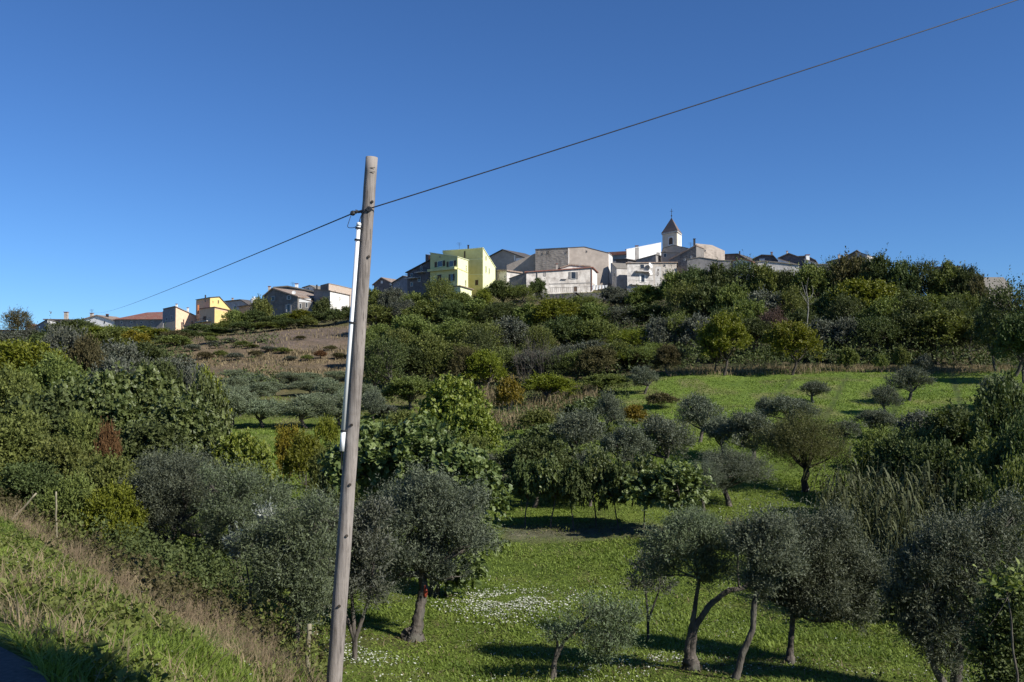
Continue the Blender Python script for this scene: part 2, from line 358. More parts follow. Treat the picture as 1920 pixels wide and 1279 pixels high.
make_proto('olivem', 4, 3.8, 3.7, 1.0, .15, 'olive', 2300, .34, 6, .15, .055, 'diamond', nl=9, seed=2, upd=.55, per=18, clump=.2, inner=.25)
make_proto('fign', 3, 4.6, 3.8, 1.0, .10, 'fig', 2100, .38, 6, .18, .15, 'fig', nl=12, seed=3, droop=.25, per=8, inner=.45)
make_proto('figs', 3, 3.0, 2.9, 1.25, .06, 'fig', 900, .34, 6, .165, .14, 'fig', nl=7, seed=4, droop=.25, per=8, inner=.35)
make_proto('bushn', 4, 3.4, 3.0, .3, .05, 'mid', 2600, .30, 7, .10, .065, 'leaf6', nl=9, seed=5, per=8, flat=.9)
make_proto('broad', 5, 7.0, 7.0, 1.6, .18, 'mid', 2100, .75, 6, .30, .20, 'diamond', nl=11, seed=6, per=14, clump=.14, inner=.4)
make_proto('broadm', 4, 6.0, 6.2, 1.5, .16, 'mid', 2900, .55, 7, .20, .13, 'diamond', nl=11, seed=7, per=14, clump=.14, inner=.4)
make_proto('bushf', 4, 4.5, 3.2, .3, .06, 'mid', 1000, .5, 6, .24, .15, 'diamond', nl=8, seed=8, per=7, flat=.8)
make_proto('airy', 3, 6.5, 7.2, 1.8, .16, 'mid', 1300, .9, 6, .26, .12, 'diamond', nl=9, seed=9, per=5, inner=.3, nsub=10)
def make_bare(key, n, w, h, seed, mat, stems=26, r=.02, tw=8):
    lst = []
    for i in range(n):
        rng = np.random.default_rng(seed*100+i); g = Geo()
        for s in range(stems):
            a = rng.uniform(0, 6.28); rr = w*.5*math.sqrt(rng.random()); tip = np.array([math.cos(a)*rr, math.sin(a)*rr, h*rng.uniform(.55, 1)])
            b = np.array([math.cos(a)*rr*.2, math.sin(a)*rr*.2, -.1]); p = bez(b, tip, rng, .08, 6); g.tube(p, np.linspace(r, r*.3, 6), 4, False)
            for q in range(tw):
                o = p[rng.integers(2, 6)]; e = o + (nrm(tip-b)*.7 + rdir(rng, 1)[0]*.7)*h*rng.uniform(.1, .25); g.tube(bez(o, e, rng, .08, 3), [r*.4, r*.3, r*.15], 3, False)
        lst.append((None, g.mesh(key, M[mat], False), w, h))
    PROTO[key] = lst
make_bare('bare', 3, 3.0, 3.4, 11, 'bark', 24, .035, 9)
M['weed'] = surf('dead_weed_stems', (.15,.11,.07), (.30,.22,.14), 5, .95)
make_bare('weedb', 3, 1.2, .9, 12, 'weed', 34, .008, 6)
M['canest'] = surf('green_cane_stalk', (.06,.065,.03), (.13,.13,.06), 6, .8)
def make_cane(n):
    lst = []
    for i in range(n):
        rng = np.random.default_rng(900+i); g = Geo(); Vs = []; Fs = []; Ts = []; nv = 0
        for s in range(44):
            b = np.array([rng.normal()*.55, rng.normal()*.55, -.1]); hh = rng.uniform(1.8, 4.1)*rng.uniform(.8,1)
            top = b + [rng.normal()*.45, rng.normal()*.45, hh]; p = bez(b, top, rng, .04, 7); g.tube(p, np.linspace(.016, .006, 7), 4, False)
            for q in range(17):
                t = .2 + .8*q/17; o = p[0] + (p[-1]-p[0])*t; a = rng.uniform(0, 6.28); d = np.array([math.cos(a), math.sin(a), 0]); Lf = rng.uniform(.4, .75); sd = np.array([-d[1], d[0], 0])
                tt = np.linspace(0, 1, 5); cen = o + d*(tt*Lf*.8)[:, None] + UP*((tt*.45 - tt**2*1.15)*Lf)[:, None]; wd = np.array([.025, .045, .04, .026, .003])
                Vs.append(np.concatenate([cen + sd*wd[:, None], cen - sd*wd[:, None]])); idx = np.arange(4)
                Fs.append(np.stack([idx, idx+1, idx+6, idx+5], 1) + nv); nv += 10; Ts.append(np.full(10, rng.random()))
        me = mesh_np('cane_leaves', np.concatenate(Vs), [np.concatenate(Fs)], LM['cane'], np.concatenate(Ts))
        lst.append((me, g.mesh('cane_stalks', M['canest'], False), 2.8, 4.0))
    PROTO['cane'] = lst
make_cane(3)

KINDNAME = {'oliven': ('olive_tree', 'olive tree'), 'olivem': ('olive_tree', 'olive tree'), 'fign': ('fig_tree', 'fig tree'), 'figs': ('fig_tree', 'fig tree'),
            'bushn': ('bush', 'bush'), 'bushf': ('bush', 'bush'), 'broad': ('broadleaf_tree', 'tree'), 'broadm': ('broadleaf_tree', 'tree'), 'airy': ('feathery_tree', 'tree'),
            'bare': ('bare_shrub', 'shrub'), 'weedb': ('dead_weed', 'weed'), 'cane': ('giant_cane', 'cane clump')}
PLANTS = []
_pc = {}
def plant(proto, u, Y, vtop, wpx, label, mat=None, group=None, name=None, hmax=None, bark=None):
    i = _pc.get(proto, 0); _pc[proto] = i+1
    me, tr, w, h = PROTO[proto][i % len(PROTO[proto])]
    x = (u-960)/F*Y; z0 = gz(x, Y); zt = P(u, vtop, Y)[2]; hh = max(zt - z0, .35)
    if hmax: hh = min(hh, hmax)
    nm, cat = KINDNAME[proto]
    root = thing(name or nm, label, cat, (x, Y, z0), group)
    root.rotation_euler.z = (i*2.399 + u*.01) % 6.28
    sx = wpx*Y/F/w; root.scale = (sx, sx, hh/h)
    if me is not None:
        c = obj('crown' if cat in ('tree', 'olive tree', 'fig tree') else 'foliage', me, root)
        if mat: c.material_slots[0].link = 'OBJECT'; c.material_slots[0].material = LM[mat]
    if me is None or wpx > 12:
        t = obj('trunk' if cat in ('tree', 'olive tree', 'fig tree') else ('stalk' if cat == 'cane clump' else 'stem'), tr, root)
        if bark: t.material_slots[0].link = 'OBJECT'; t.material_slots[0].material = M[bark]
    PLANTS.append((root, u, Y, vtop)); return root

def hero(name, cat, label, Y, trunks, lobes, ntw, L, m, ll, lw, style, mat, seed, base=None, droop=0., nsub=6, bark='bark', group=None, parts=None, **k):
    """trunks: list of [(u,v,dY,r)...]; lobes: (u,v,rpx[,dY]) ; world geometry at real distance"""
    rng = np.random.default_rng(seed)
    b = P(trunks[0][0][0], trunks[0][0][1], Y + trunks[0][0][2]); b[2] = gz(b[0], b[1]); root = thing(name, label, cat, tuple(b), group)
    L3 = []
    for q in lobes:
        r = max(q[2]*Y/F - L*.55, q[2]*Y/F*.55); dy = q[3] if len(q) > 3 else rng.uniform(-.5, .5)*r; L3.append((P(q[0], q[1] + (20 if 'olive' in name else 0), Y+dy) - b, (r, r*1.0, r*.9)))
    me, cc, li = crown_mesh('crown', rng, L3, ntw, L, m, ll, lw, style, LM[mat], droop, **k)
    obj('crown', me, root); g = Geo(); tips = []
    for tpth in trunks:
        pts = np.array([P(a, v, Y+dy) - b for a, v, dy, r in tpth]); rad = np.array([r for *_, r in tpth])
        gp = pts[0].copy(); gp[2] = gz(b[0]+gp[0], b[1]+gp[1]) - b[2] - .12
        if pts[0][2] > gp[2] + .1 and (tpth is trunks[0] or abs(tpth[0][1] - trunks[0][0][1]) < 60): pts = np.concatenate([gp[None], pts]); rad = np.concatenate([[rad[0]*1.08], rad])
        t = np.linspace(0, len(pts)-1, len(pts)*6); pp = np.stack([np.interp(t, range(len(pts)), pts[:, j]) for j in range(3)], 1); rr = np.interp(t, range(len(pts)), rad)
        pp[1:-1] = (pp[:-2] + pp[1:-1]*2 + pp[2:])/4; pp[1:-1] += rng.normal(size=(len(pp)-2, 3))*rr[1:-1, None]*.06
        g.tube(pp, rr, 12, True, .13); tips.append((pp[-1], rr[-1])); 
    for i, (c, r) in enumerate(L3):
        tip, tr = min(tips, key=lambda q: np.linalg.norm(q[0]-c)); p = bez(tip, c, rng, .12, 7); g.tube(p, np.linspace(tr*.8, tr*.3, 7), 5)
        for s in cc[li == i][:nsub]: g.tube(bez(p[rng.integers(3, 7)], s, rng, .12, 4), np.linspace(tr*.28, tr*.08, 4), 4)
    obj('trunk', g.mesh('trunk', M[bark], True), root)
    PLANTS.append((root, trunks[0][0][0], Y, lobes[0][1])); return root

SHADE_TREE=(5.4,-0.9,.8,1.6)
# ------------------------------------------------------------------ setting: ground, road
def build_ground():
    th = np.concatenate([np.linspace(-math.pi, -.66, 40, endpoint=False), np.linspace(-.66, .66, 420, endpoint=False), np.linspace(.66, math.pi, 40, endpoint=False)])
    r = np.exp(np.linspace(math.log(1.2), math.log(4000), 470)); nt_, nr = len(th), len(r)
    X = np.sin(th)[None]*r[:, None]; Yw = np.cos(th)[None]*r[:, None]; Z = ground(X, Yw)
    V = np.stack([X, Yw, Z], -1).reshape(-1, 3); V = np.concatenate([V, [[0, 0, gz(0, 0)]]])
    i = np.arange(nr-1)[:, None]*nt_; j = np.arange(nt_)[None]; j2 = (j+1) % nt_
    q = np.stack([i+j, i+j2, i+nt_+j2, i+nt_+j], -1).reshape(-1, 4)[:, ::-1]
    c = len(V)-1; tri = np.stack([np.full(nt_, c), np.arange(nt_), (np.arange(nt_)+1) % nt_], 1)[:, ::-1]
    x, y = V[:, 0], V[:, 1]; ys = np.maximum(y, 1); u = 960 + F*x/ys; s = sdist(x, y)
    n1 = vnoise(x, y, 2.3); n2 = vnoise(x+31, y+7, .7); n3 = vnoise(x, y+77, 12.)
    def col(c): return np.array(c)[None]
    grass = col((.085,.125,.018))*(1-n3[:, None]*.4) + col((.15,.18,.035))*n3[:, None]*.4
    far = sstep(40, 70, y)[:, None]
    grass = grass*(1-far) + (col((.105,.16,.026)) + col((.05,.06,.012))*n1[:, None])*far
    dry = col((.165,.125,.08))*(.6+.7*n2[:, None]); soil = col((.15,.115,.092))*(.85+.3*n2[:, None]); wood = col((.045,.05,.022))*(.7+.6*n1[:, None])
    cc = grass.copy()
    def bl(w, c):
        nonlocal cc
        w = np.clip(w, 0, 1)[:, None]; cc = cc*(1-w) + c*w
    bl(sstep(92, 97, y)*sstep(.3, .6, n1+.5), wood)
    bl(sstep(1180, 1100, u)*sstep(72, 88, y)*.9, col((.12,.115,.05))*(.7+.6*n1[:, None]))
    bl(sstep(112, 118, y)*sstep(300, 340, u)*sstep(720, 690, u)*sstep(178, 165, y), dry)
    uu = (u-440)/220; bl(sstep(112, 118, y)*sstep(430, 520, u)*sstep(700, 670, u)*sstep(134, 138, y + uu*0 )*sstep(172, 166, y), soil)
    bl(sstep(60, 75, y)*sstep(.52, .72, n1)*.5, dry)
    bl(((s > 0) & (s < 12)).astype(float)*sstep(2.2, 3.6, s)*sstep(9, 6, s)*sstep(.2, .6, n1+.25)*.75, dry)
    bl(((s > 0) & (s < 3)).astype(float)*sstep(.5, .7, n2)*.5, dry)
    bl(sstep(.55, .75, n2)*sstep(50, 30, y)*.35, col((.13,.11,.05)))
    # bare strip beneath the fig row, tilled tracks in the upper field
    bl(np.exp(-((y-37.2)/1.3)**2)*sstep(930, 960, u)*sstep(1330, 1250, u)*.8, col((.15,.135,.105)))
    trk = np.exp(-((np.mod(x*1.0 - (y-80)*.45, 5.2)-2.6)/.28)**2)*sstep(1380, 1450, u)*sstep(60, 66, y)*sstep(94, 90, y)
    bl(trk*.8, col((.045,.06,.018)))
    bl((s < 0).astype(float)*sstep(-5.9, -6.1, -s*-1), col((.13,.12,.09)))
    me = mesh_np('ground', V, [q, tri], None, smooth=True)
    me.materials.clear()
    a = me.color_attributes.new('gcol', 'FLOAT_COLOR', 'POINT'); a.data.foreach_set('color', np.concatenate([cc, np.ones((len(cc), 1))], 1).astype(np.float32).ravel())
    m, nt, out = newmat('hillside_earth_and_grass')
    at = N(nt, 'Attribute', attribute_name='gcol')
    f1 = noise(nt, 2.2, 8, .7); f2 = noise(nt, .5, 6, .65); f3 = noise(nt, 14, 4, .6)
    c1 = mix(nt, 1., at.outputs['Color'], mix(nt, ramp(nt, f1, .3, .7), (.55,.58,.5), (1.4,1.35,1.4)), 'MULTIPLY')
    c2 = mix(nt, 1., c1, mix(nt, ramp(nt, f2, .3, .7), (.75,.8,.8), (1.2,1.15,1.1)), 'MULTIPLY')
    c3 = mix(nt, 1., c2, mix(nt, ramp(nt, f3, .3, .7), (.7,.7,.7), (1.25,1.25,1.2)), 'MULTIPLY')
    pr = N(nt, 'BsdfPrincipled', Roughness=.95); pr.inputs['Specular IOR Level'].default_value = .15; nt.links.new(c3, pr.inputs['Base Color'])
    bp = N(nt, 'Bump'); bp.inputs['Strength'].default_value = .8; bp.inputs['Distance'].default_value = .25
    nt.links.new(f1, bp.inputs['Height']); nt.links.new(bp.outputs[0], pr.inputs['Normal']); nt.links.new(pr.outputs[0], out.inputs[0])
    me.materials.append(m); tag(obj('ground', me), kind='structure')
    # road: strip along the edge line, 4 mm proud of the ground
    g = Geo(); t = np.linspace(-60, 60, 160); dx, dy = -NY, NX; jit = (vnoise(t*3, t, 1.)-.5)*.16
    A = np.stack([-2.35 + dx*t + NX*(-.05+jit), 4.7 + dy*t + NY*(-.05+jit), np.full(160, -1.596)], 1)
    B = np.stack([-2.35 + dx*t - NX*5.4, 4.7 + dy*t - NY*5.4, np.full(160, -1.596)], 1)
    k = np.arange(159); g.add(np.concatenate([A, B]), [np.stack([k, k+1, k+161, k+160], 1)])
    tag(g.obj('road', surf('worn_asphalt', (.045,.045,.048), (.085,.082,.08), 30, .9, .4, c=(.11,.10,.09), cs=1.)), kind='structure')
build_ground()

# ------------------------------------------------------------------ sky, sun, camera
sc = bpy.context.scene
w = bpy.data.worlds.new('World'); sc.world = w; w.use_nodes = True; nt = w.node_tree; nt.nodes.clear()
SUN_EL, SUN_AZ = math.radians(36), math.radians(90 + 32)     # azimuth measured clockwise from +Y (view direction)
sk = nt.nodes.new('ShaderNodeTexSky'); sk.sky_type = 'NISHITA'; sk.sun_disc = False; sk.sun_elevation = SUN_EL; sk.sun_rotation = SUN_AZ
sk.altitude = 1500; sk.air_density = 1.0; sk.dust_density = 0.0; sk.ozone_density = 4
bg = nt.nodes.new('ShaderNodeBackground'); bg.inputs[1].default_value = .088; wo = nt.nodes.new('ShaderNodeOutputWorld')
nt.links.new(mix(nt, 1.0, sk.outputs[0], (.465, .71, 1.0), 'MULTIPLY'), bg.inputs[0]); nt.links.new(bg.outputs[0], wo.inputs[0])
ld = bpy.data.lights.new('sun', 'SUN'); ld.energy = 5.0; ld.angle = math.radians(.53); ld.color = (1, .955, .88)
so = bpy.data.objects.new('sun', ld); C.objects.link(so)
from mathutils import Vector
sv = Vector((math.sin(SUN_AZ)*math.cos(SUN_EL), math.cos(SUN_AZ)*math.cos(SUN_EL), math.sin(SUN_EL)))
so.rotation_euler = sv.to_track_quat('Z', 'Y').to_euler(); so.location = (30, -20, 40)
cam = bpy.data.cameras.new('camera'); cam.lens = 32; cam.sensor_width = 36; cam.clip_end = 9000; cam.clip_start = .05
co = bpy.data.objects.new('camera', cam); C.objects.link(co); co.location = (0, 0, 0); co.rotation_euler = (math.pi/2 + PIT, 0, 0); sc.camera = co
sc.view_settings.view_transform = 'Standard'; sc.view_settings.look = 'None'; sc.view_settings.exposure = .47; sc.view_settings.gamma = 1
sc.cycles.max_bounces = 6; sc.cycles.transparent_max_bounces = 4; sc.cycles.diffuse_bounces = 3; sc.cycles.glossy_bounces = 2; sc.cycles.transmission_bounces = 3

# ------------------------------------------------------------------ buildings
class House:
    def __init__(s, label, A, B, C_=None, tops=None, wall='stone', roof='tile', depth=8, th=.22, over=.35, name='house', cat='house', base=None):
        s.A = P(A[0], 700, A[1]); s.B = P(B[0], 700, B[1])
        for q in (s.A, s.B): q[2] = 0
        s.t = nrm(s.B - s.A); n = np.array([s.t[1], -s.t[0], 0.]); s.n = n if n[1] < 0 else -n
        if C_ is not None:
            c = P(C_[0], 700, C_[1]); c[2] = 0; s.W = c - s.B
        else: s.W = -s.n*depth
        s.Wn = nrm(s.W); nr = np.cross(s.Wn, UP); s.nr = nr if nr @ s.t > 0 else -nr
        corners = [s.A, s.B, s.A+s.W, s.B+s.W]
        zb = base if base is not None else min(gz(q[0], q[1]) for q in corners) - .8
        s.root = thing(name, label, cat, tuple(((s.A+s.B+s.W)/2*[1, 1, 0] + [0, 0, zb]))); s.o = np.array(s.root.location)
        s.top = [s.hit(u, v, 'f') for u, v in tops]
        s.top[0][:2] = s.A[:2]; s.top[-1][:2] = s.B[:2]
        T = np.array(s.top); n = len(T); g = Geo(); W = s.W
        fr = np.concatenate([[s.A*[1,1,0]+[0,0,zb], s.B*[1,1,0]+[0,0,zb]], T[::-1]]); k = len(fr)
        V = np.concatenate([fr, fr+W]) - s.o
        fs = [[list(range(k))], [[k+i for i in range(k)][::-1]]]
        fs += [[[i, k+i, k+(i+1) % k, (i+1) % k]] for i in range(k)]
        g.add(V, fs); s.wall = g.obj('wall', M[wall], s.root); s.zb = zb; s.roof = None
        if roof:
            T2 = T.copy(); d0 = nrm(T[0]-T[1]); d1 = nrm(T[-1]-T[-2]); T2[0] = T[0]+d0*over; T2[-1] = T[-1]+d1*over
            g = Geo(); b = T2 + [0,0,.004]; t = T2 + [0,0,th]; o0 = -s.Wn*over; o1 = W + s.Wn*over
            V = np.concatenate([b+o0, t+o0, b+o1, t+o1]) - s.o; q = []
            for i in range(n-1):
                q += [[i, i+1, 2*n+i+1, 2*n+i], [n+i, 3*n+i, 3*n+i+1, n+i+1], [i, n+i, n+i+1, i+1], [2*n+i, 2*n+i+1, 3*n+i+1, 3*n+i]]
            q += [[0, 2*n, 3*n, n], [n-1, 2*n-1, 4*n-1, 3*n-1]]
            g.add(V, [q]); s.roof = g.obj('roof', M[roof], s.root)
    def plane(s, f):
        if f == 'f': return s.A, s.n, s.t
        if f == 'r': return s.B, s.nr, s.Wn
        return s.A, -s.nr, s.Wn
    def hit(s, u, v, f='f'):
        p0, n, _ = s.plane(f); d = P(u, v, 1.0); k = (p0 @ n)/(d @ n); return d*k
    def win(s, u, v, w, h, f='f', frame='trimw', shut=None, arch=False, pane='glass', name='window', open_=True, fw=.07, label=None):
        p0, n, t = s.plane(f); c = s.hit(u, v, f); Yc = c[1]; hw = w*Yc/F/2/max(abs(t[0] - t[1]*c[0]/c[1]), .25); hh = h*Yc/F/2; c = c - s.o
        g = Geo(); e = .05
        def bar(a0, a1, z0, z1, d0=-.02, d1=e): g.box(c + t*a0 + UP*z0 + n*d0, t*(a1-a0), n*(d1-d0), UP*(z1-z0))
        bar(-hw-fw, -hw, -hh-fw, hh+fw); bar(hw, hw+fw, -hh-fw, hh+fw); bar(-hw+.002, hw-.002, hh, hh+fw); bar(-hw+.002, hw-.002, -hh-fw, -hh, -.02, e+.06)
        fo = g.obj(name, M[frame], s.root)
        g = Geo()
        if arch:
            a = np.linspace(0, math.pi, 9); pts = [(-hw+.003, -hh+.003), (hw-.003, -hh+.003)] + [(math.cos(q)*(hw-.003), hh-hw+math.sin(q)*(hw-.003)) for q in a]
            V = [c + t*a_ + UP*z_ + n*.012 for a_, z_ in pts]; g.add(V, [[list(range(len(V)))]])
        else: g.box(c - t*(hw-.004) - UP*(hh-.004) - n*.02, t*2*(hw-.004), n*.032, UP*2*(hh-.004))
        g.obj('pane' if name == 'window' else 'leaf', M[pane], fo)
        if shut:
            for sg in (-1, 1):
                g = Geo(); x0 = sg*(hw+fw+.01); g.box(c + t*min(x0, x0+sg*hw*.95) - UP*hh + n*.055, t*hw*.95, n*.04, UP*2*hh)
                for q in range(5): g.box(c + t*min(x0+sg*.05, x0+sg*(hw*.95-.05)) - UP*(hh - (q+.35)*hh*.4) + n*.095, t*(hw*.95-.1), n*.012, UP*hh*.2)
                g.obj('shutter', M[shut], fo)
        return fo
    def band(s, u0, u1, v0, v1, f='f', mat='trimw', proud=.12, h=.2, name='cornice'):
        p0, n, t = s.plane(f); a = s.hit(u0, v0, f) - s.o; b = s.hit(u1, v1, f) - s.o; g = Geo(); g.box(a, b-a, n*proud, UP*h); return g.obj(name, M[mat], s.root)
    def patch(s, u0, u1, v0, v1, f='f', mat='white', name='plaster_patch'):
        p0, n, t = s.plane(f); a = s.hit(u0, v1, f) - s.o; b = s.hit(u1, v1, f) - s.o; z = s.hit((u0+u1)/2, v0, f)[2] - s.o[2] - a[2]
        b[2] = a[2]; g = Geo(); g.box(a - n*.02, b-a, n*.032, UP*z); return g.obj(name, M[mat], s.root)
    def chim(s, u, v0, v1, w, back=2., mat='stone', cap='tiler', name='chimney', round_=False):
        Yc = s.hit(u, v0)[1] + back; a = P(u, v1, Yc) - s.o; h = P(u, v0, Yc)[2] - P(u, v1, Yc)[2]; hw = w*Yc/F/2; g = Geo()
        if round_: g.tube([a - UP*.8, a + UP*h], hw, 8)
        else: g.cbox(a + UP*(h/2-.4), hw, hw, h/2+.4)
        c = g.obj(name, M[mat], s.roof or s.root)
        if cap and not round_:
            g = Geo(); g.cbox(a + UP*(h+.12), hw*1.35, hw*1.35, .06); g.cbox(a + UP*(h+.03), hw*.7, hw*.7, .028); g.obj('chimney_cap', M[cap], s.roof or s.root)
        return c
    def antenna(s, u, v0, v1, back=2.):
        Yc = s.hit(u, v1)[1] + back; a = P(u, v1, Yc) - s.o; b = P(u, v0, Yc) - s.o; g = Geo(); g.tube([a - UP*.8, b], .03, 5)
        for k, l in ((.05, .45), (.3, .6), (.55, .35)): g.tube([b - UP*k - [l, .1, 0], b - UP*k + [l, .1, 0]], .018, 4)
        g.tube([b - UP*.3 - [.1, .5, 0], b - UP*.3 + [.1, .5, 0]], .018, 4)
        g.obj('antenna', M['dkmetal'], s.roof or s.root)
    def dish(s, u, v, f='f', r=.45):
        p0, n, t = s.plane(f); c = s.hit(u, v, f) - s.o + n*.7; g = Geo(); ax = nrm(n*.8 + t*.5 + UP*.35); a = nrm(np.cross(ax, UP)); b = np.cross(ax, a); V = [c - ax*.12]; fs = []
        for q in range(2):
            rr = r*(.55, 1)[q]; dd = (-.08, 0)[q]
            for k in range(12): V.append(c + ax*dd + (a*math.cos(k*math.pi/6) + b*math.sin(k*math.pi/6))*rr)
        for k in range(12): fs.append([0, 1+k, 1+(k+1) % 12])
        g.add(V, [fs, [[1+k, 13+k, 13+(k+1) % 12, 1+(k+1) % 12] for k in range(12)]]); g.tube([c - ax*.1, c - n*.7 - UP*.1], .03, 5); g.tube([c - ax*.05 - UP*r*.8, c + ax*.45], .015, 4); g.cbox(c + ax*.45, .05, .05, .05)
        g.obj('satellite_dish', M['white'], s.root)
    def pipe(s, u0, v0, u1, v1, f='f', mat='white', r=.07):
        p0, n, t = s.plane(f); g = Geo(); g.tube([s.hit(u0, v0, f) - s.o + n*.1, s.hit(u1, v1, f) - s.o + n*.1], r, 6); g.obj('downpipe', M[mat], s.root)
    def balcony(s, u0, u1, v, vt, f='f', proud=1.1, mat='whitegrey', rail='dkmetal'):
        p0, n, t = s.plane(f); a = s.hit(u0, v, f) - s.o; b = s.hit(u1, v, f) - s.o; b[2] = a[2]; L = np.linalg.norm(b-a); d = (b-a)/L; h = s.hit(u0, vt, f)[2] - s.hit(u0, v, f)[2]
        g = Geo(); g.box(a + n*.003, b-a, n*proud, UP*-.18); bo = g.obj('balcony', M[mat], s.root); g = Geo(); o = a + n*(proud-.05)
        g.tube([a + UP*h + n*.05, o + UP*h, o + d*L + UP*h, b + UP*h + n*.05], .025, 4)
        for k in range(int(L/.28)+1): q = o + d*min(k*.28, L); g.tube([q, q + UP*h], .013, 4)
        g.obj('railing', M[rail], bo)

# far left
h = House('low grey stone house at the far left edge with a faint red roof', (-30, 262), (66, 250), None, [(-30, 619), (66, 621)], 'stone', 'tiler', 7)
h.win(22, 627, 4, 5); h.win(50, 627, 3, 5)
h = House('small reddish roofed shed just left of the white gabled house', (46, 266), (64, 262), None, [(46, 613), (55, 609), (64, 613)], 'stoneb', 'tiler', 6); h.win(57, 617, 2, 3)
h = House('small white gabled house beside the bare grey tree on the left', (64, 246), (87, 238), (106, 252), [(64, 613), (87, 600)], 'bluepl', 'tileg', name='house')
h.patch(88.5, 104.5, 602, 625, 'r', 'white', 'sun_side_wall'); h.win(74, 614, 2.5, 4, frame='whitegrey')  # white house: shade painted blue grey in front, sunlight white on the right
h = House('long low house with weathered beige tiles behind the left trees', (82, 262), (212, 250), None, [(82, 600), (212, 602)], 'greypl', 'tile', 9, .3)
h.chim(124, 586, 596, 6); h.chim(172, 588, 596, 5); h.win(120, 606, 3, 4); h.win(150, 606, 3, 4)
h = House('white fronted house with a low tiled gable above the left trees', (150, 246), (213, 244), None, [(150, 601), (182, 592), (213, 602)], 'white', 'tile', 8, .25); h.antenna(172, 580, 593); h.chim(201, 590, 596, 4, mat='dkmetal'); h.win(196, 604, 3, 4)
def hiphouse(label, A, B, depth, v_eave, ridge, v_ridge, wall, roof):
    h = House(label, A, B, None, [(A[0], v_eave), (B[0], v_eave)], wall, None, depth)
    a, b = h.top[0], h.top[-1]; zr = P(ridge[0], v_ridge, A[1]+depth/2)[2]; ov = .5
    a0, b0 = a - h.t*ov + h.n*ov, b + h.t*ov + h.n*ov; a1, b1 = a0 + h.W - h.n*ov*2, b0 + h.W - h.n*ov*2
    r0 = h.hit(ridge[0], v_ridge); r1 = h.hit(ridge[1], v_ridge); r0 = r0 + h.W/2; r1 = r1 + h.W/2; r0[2] = r1[2] = zr
    V = np.array([a0, b0, b1, a1, r0, r1]) - h.o + UP*.004; g = Geo(); g.add(V, [[[0,1,5,4],[2,3,4,5],[0,3,2,1]], [[1,2,5],[3,0,4]]]); h.roof = g.obj('roof', M[roof], h.root); return h
h = hiphouse('long grey house with a red hipped roof left of the salmon house', (214, 244), (304, 238), 10, 599, (250, 300), 587, 'greypl', 'tiler')
for u in (228, 246, 265, 285): h.win(u, 605, 3, 4)
# salmon
SAL = House('salmon house with a single sloping roof beside the tall yellow house', (328, 222), (384, 228), (360, 237), [(328, 575.5), (384, 601)], 'salmon', 'tile', 9, .16, .25)
SAL.patch(305.5, 327.6, 577, 606, 'l', 'bluepl', 'shade_painted_side'); SAL.win(322, 596, 3, 8, 'l'); SAL.win(313, 598, 3, 6, 'l'); SAL.pipe(306, 584, 306, 610, 'l')  # blue grey plate paints the shade on the salmon house's left wall
SAL.win(360, 607, 2.4, 9, frame='salmon', pane='shut'); SAL.win(349, 623, 2.4, 4.5, frame='salmon', pane='shut'); SAL.win(358, 623.5, 2.4, 4.5, frame='salmon', pane='shut'); SAL.chim(331, 571, 577, 3, 1, 'white'); SAL.chim(352, 578, 586, 3, 1, 'white')
Y2 = House('tall warm yellow house with a peach coloured left wall and sloping roof', (392.3, 218.8), (434, 230.6), (408, 237.6), [(392.3, 558), (411, 557), (434, 583)], 'yellow', 'tiled', 6, .16, .25)
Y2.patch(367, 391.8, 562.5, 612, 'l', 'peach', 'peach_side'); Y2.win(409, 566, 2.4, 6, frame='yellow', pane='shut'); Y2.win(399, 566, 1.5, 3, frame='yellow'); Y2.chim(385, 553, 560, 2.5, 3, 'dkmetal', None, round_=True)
h = House('lower two faced wing in front of the tall yellow house', (373, 219), (401, 211), (434, 224), [(373, 580), (401, 576.5)], 'peach', 'tiler', th=.14, name='house_wing', cat='house wing')
h.win(384, 597, 6, 8, pane='shut', frame='peach'); h.chim(371.5, 572, 582, 2.2, .2, 'orange'); h.patch(402, 432, 583, 625, 'r', 'yellow', 'sun_side_wall'); h.balcony(374, 396, 604, 599, rail='dkmetal'); h.pipe(417, 590, 417, 625, 'r', 'peach', .06)
h = House('grey house with a dark roof peeping out right of the yellow house', (421, 246), (466, 242), None, [(421, 566), (452, 563), (468, 573)], 'whitegrey', 'tiled', 8, .25); h.win(441, 577, 3, 6); h.chim(436, 560, 565, 3, 3)
h = House('low grey house with a dark flat roof left of the stone gabled house', (447, 232), (492, 228), None, [(447, 576), (492, 570)], 'greypl', 'tiled', 7, .25); h.win(470, 579, 4, 4)
t = thing('water_tank', 'white water tank on the roof left of the stone gabled house', 'water tank', tuple(P(477, 569, 233)))
g = Geo(); g.tube([[0,0,0],[0,0,1.1]], 1.0, 14); g.tube([[0,0,1.1],[0,0,1.35],[0,0,1.45]], [1.0,.6,.1], 14); g.obj('tank', M['white'], t); g = Geo(); g.tube([[0,0,1.4],[0,0,1.75]], .2, 8); g.obj('lid', M['white'], t)
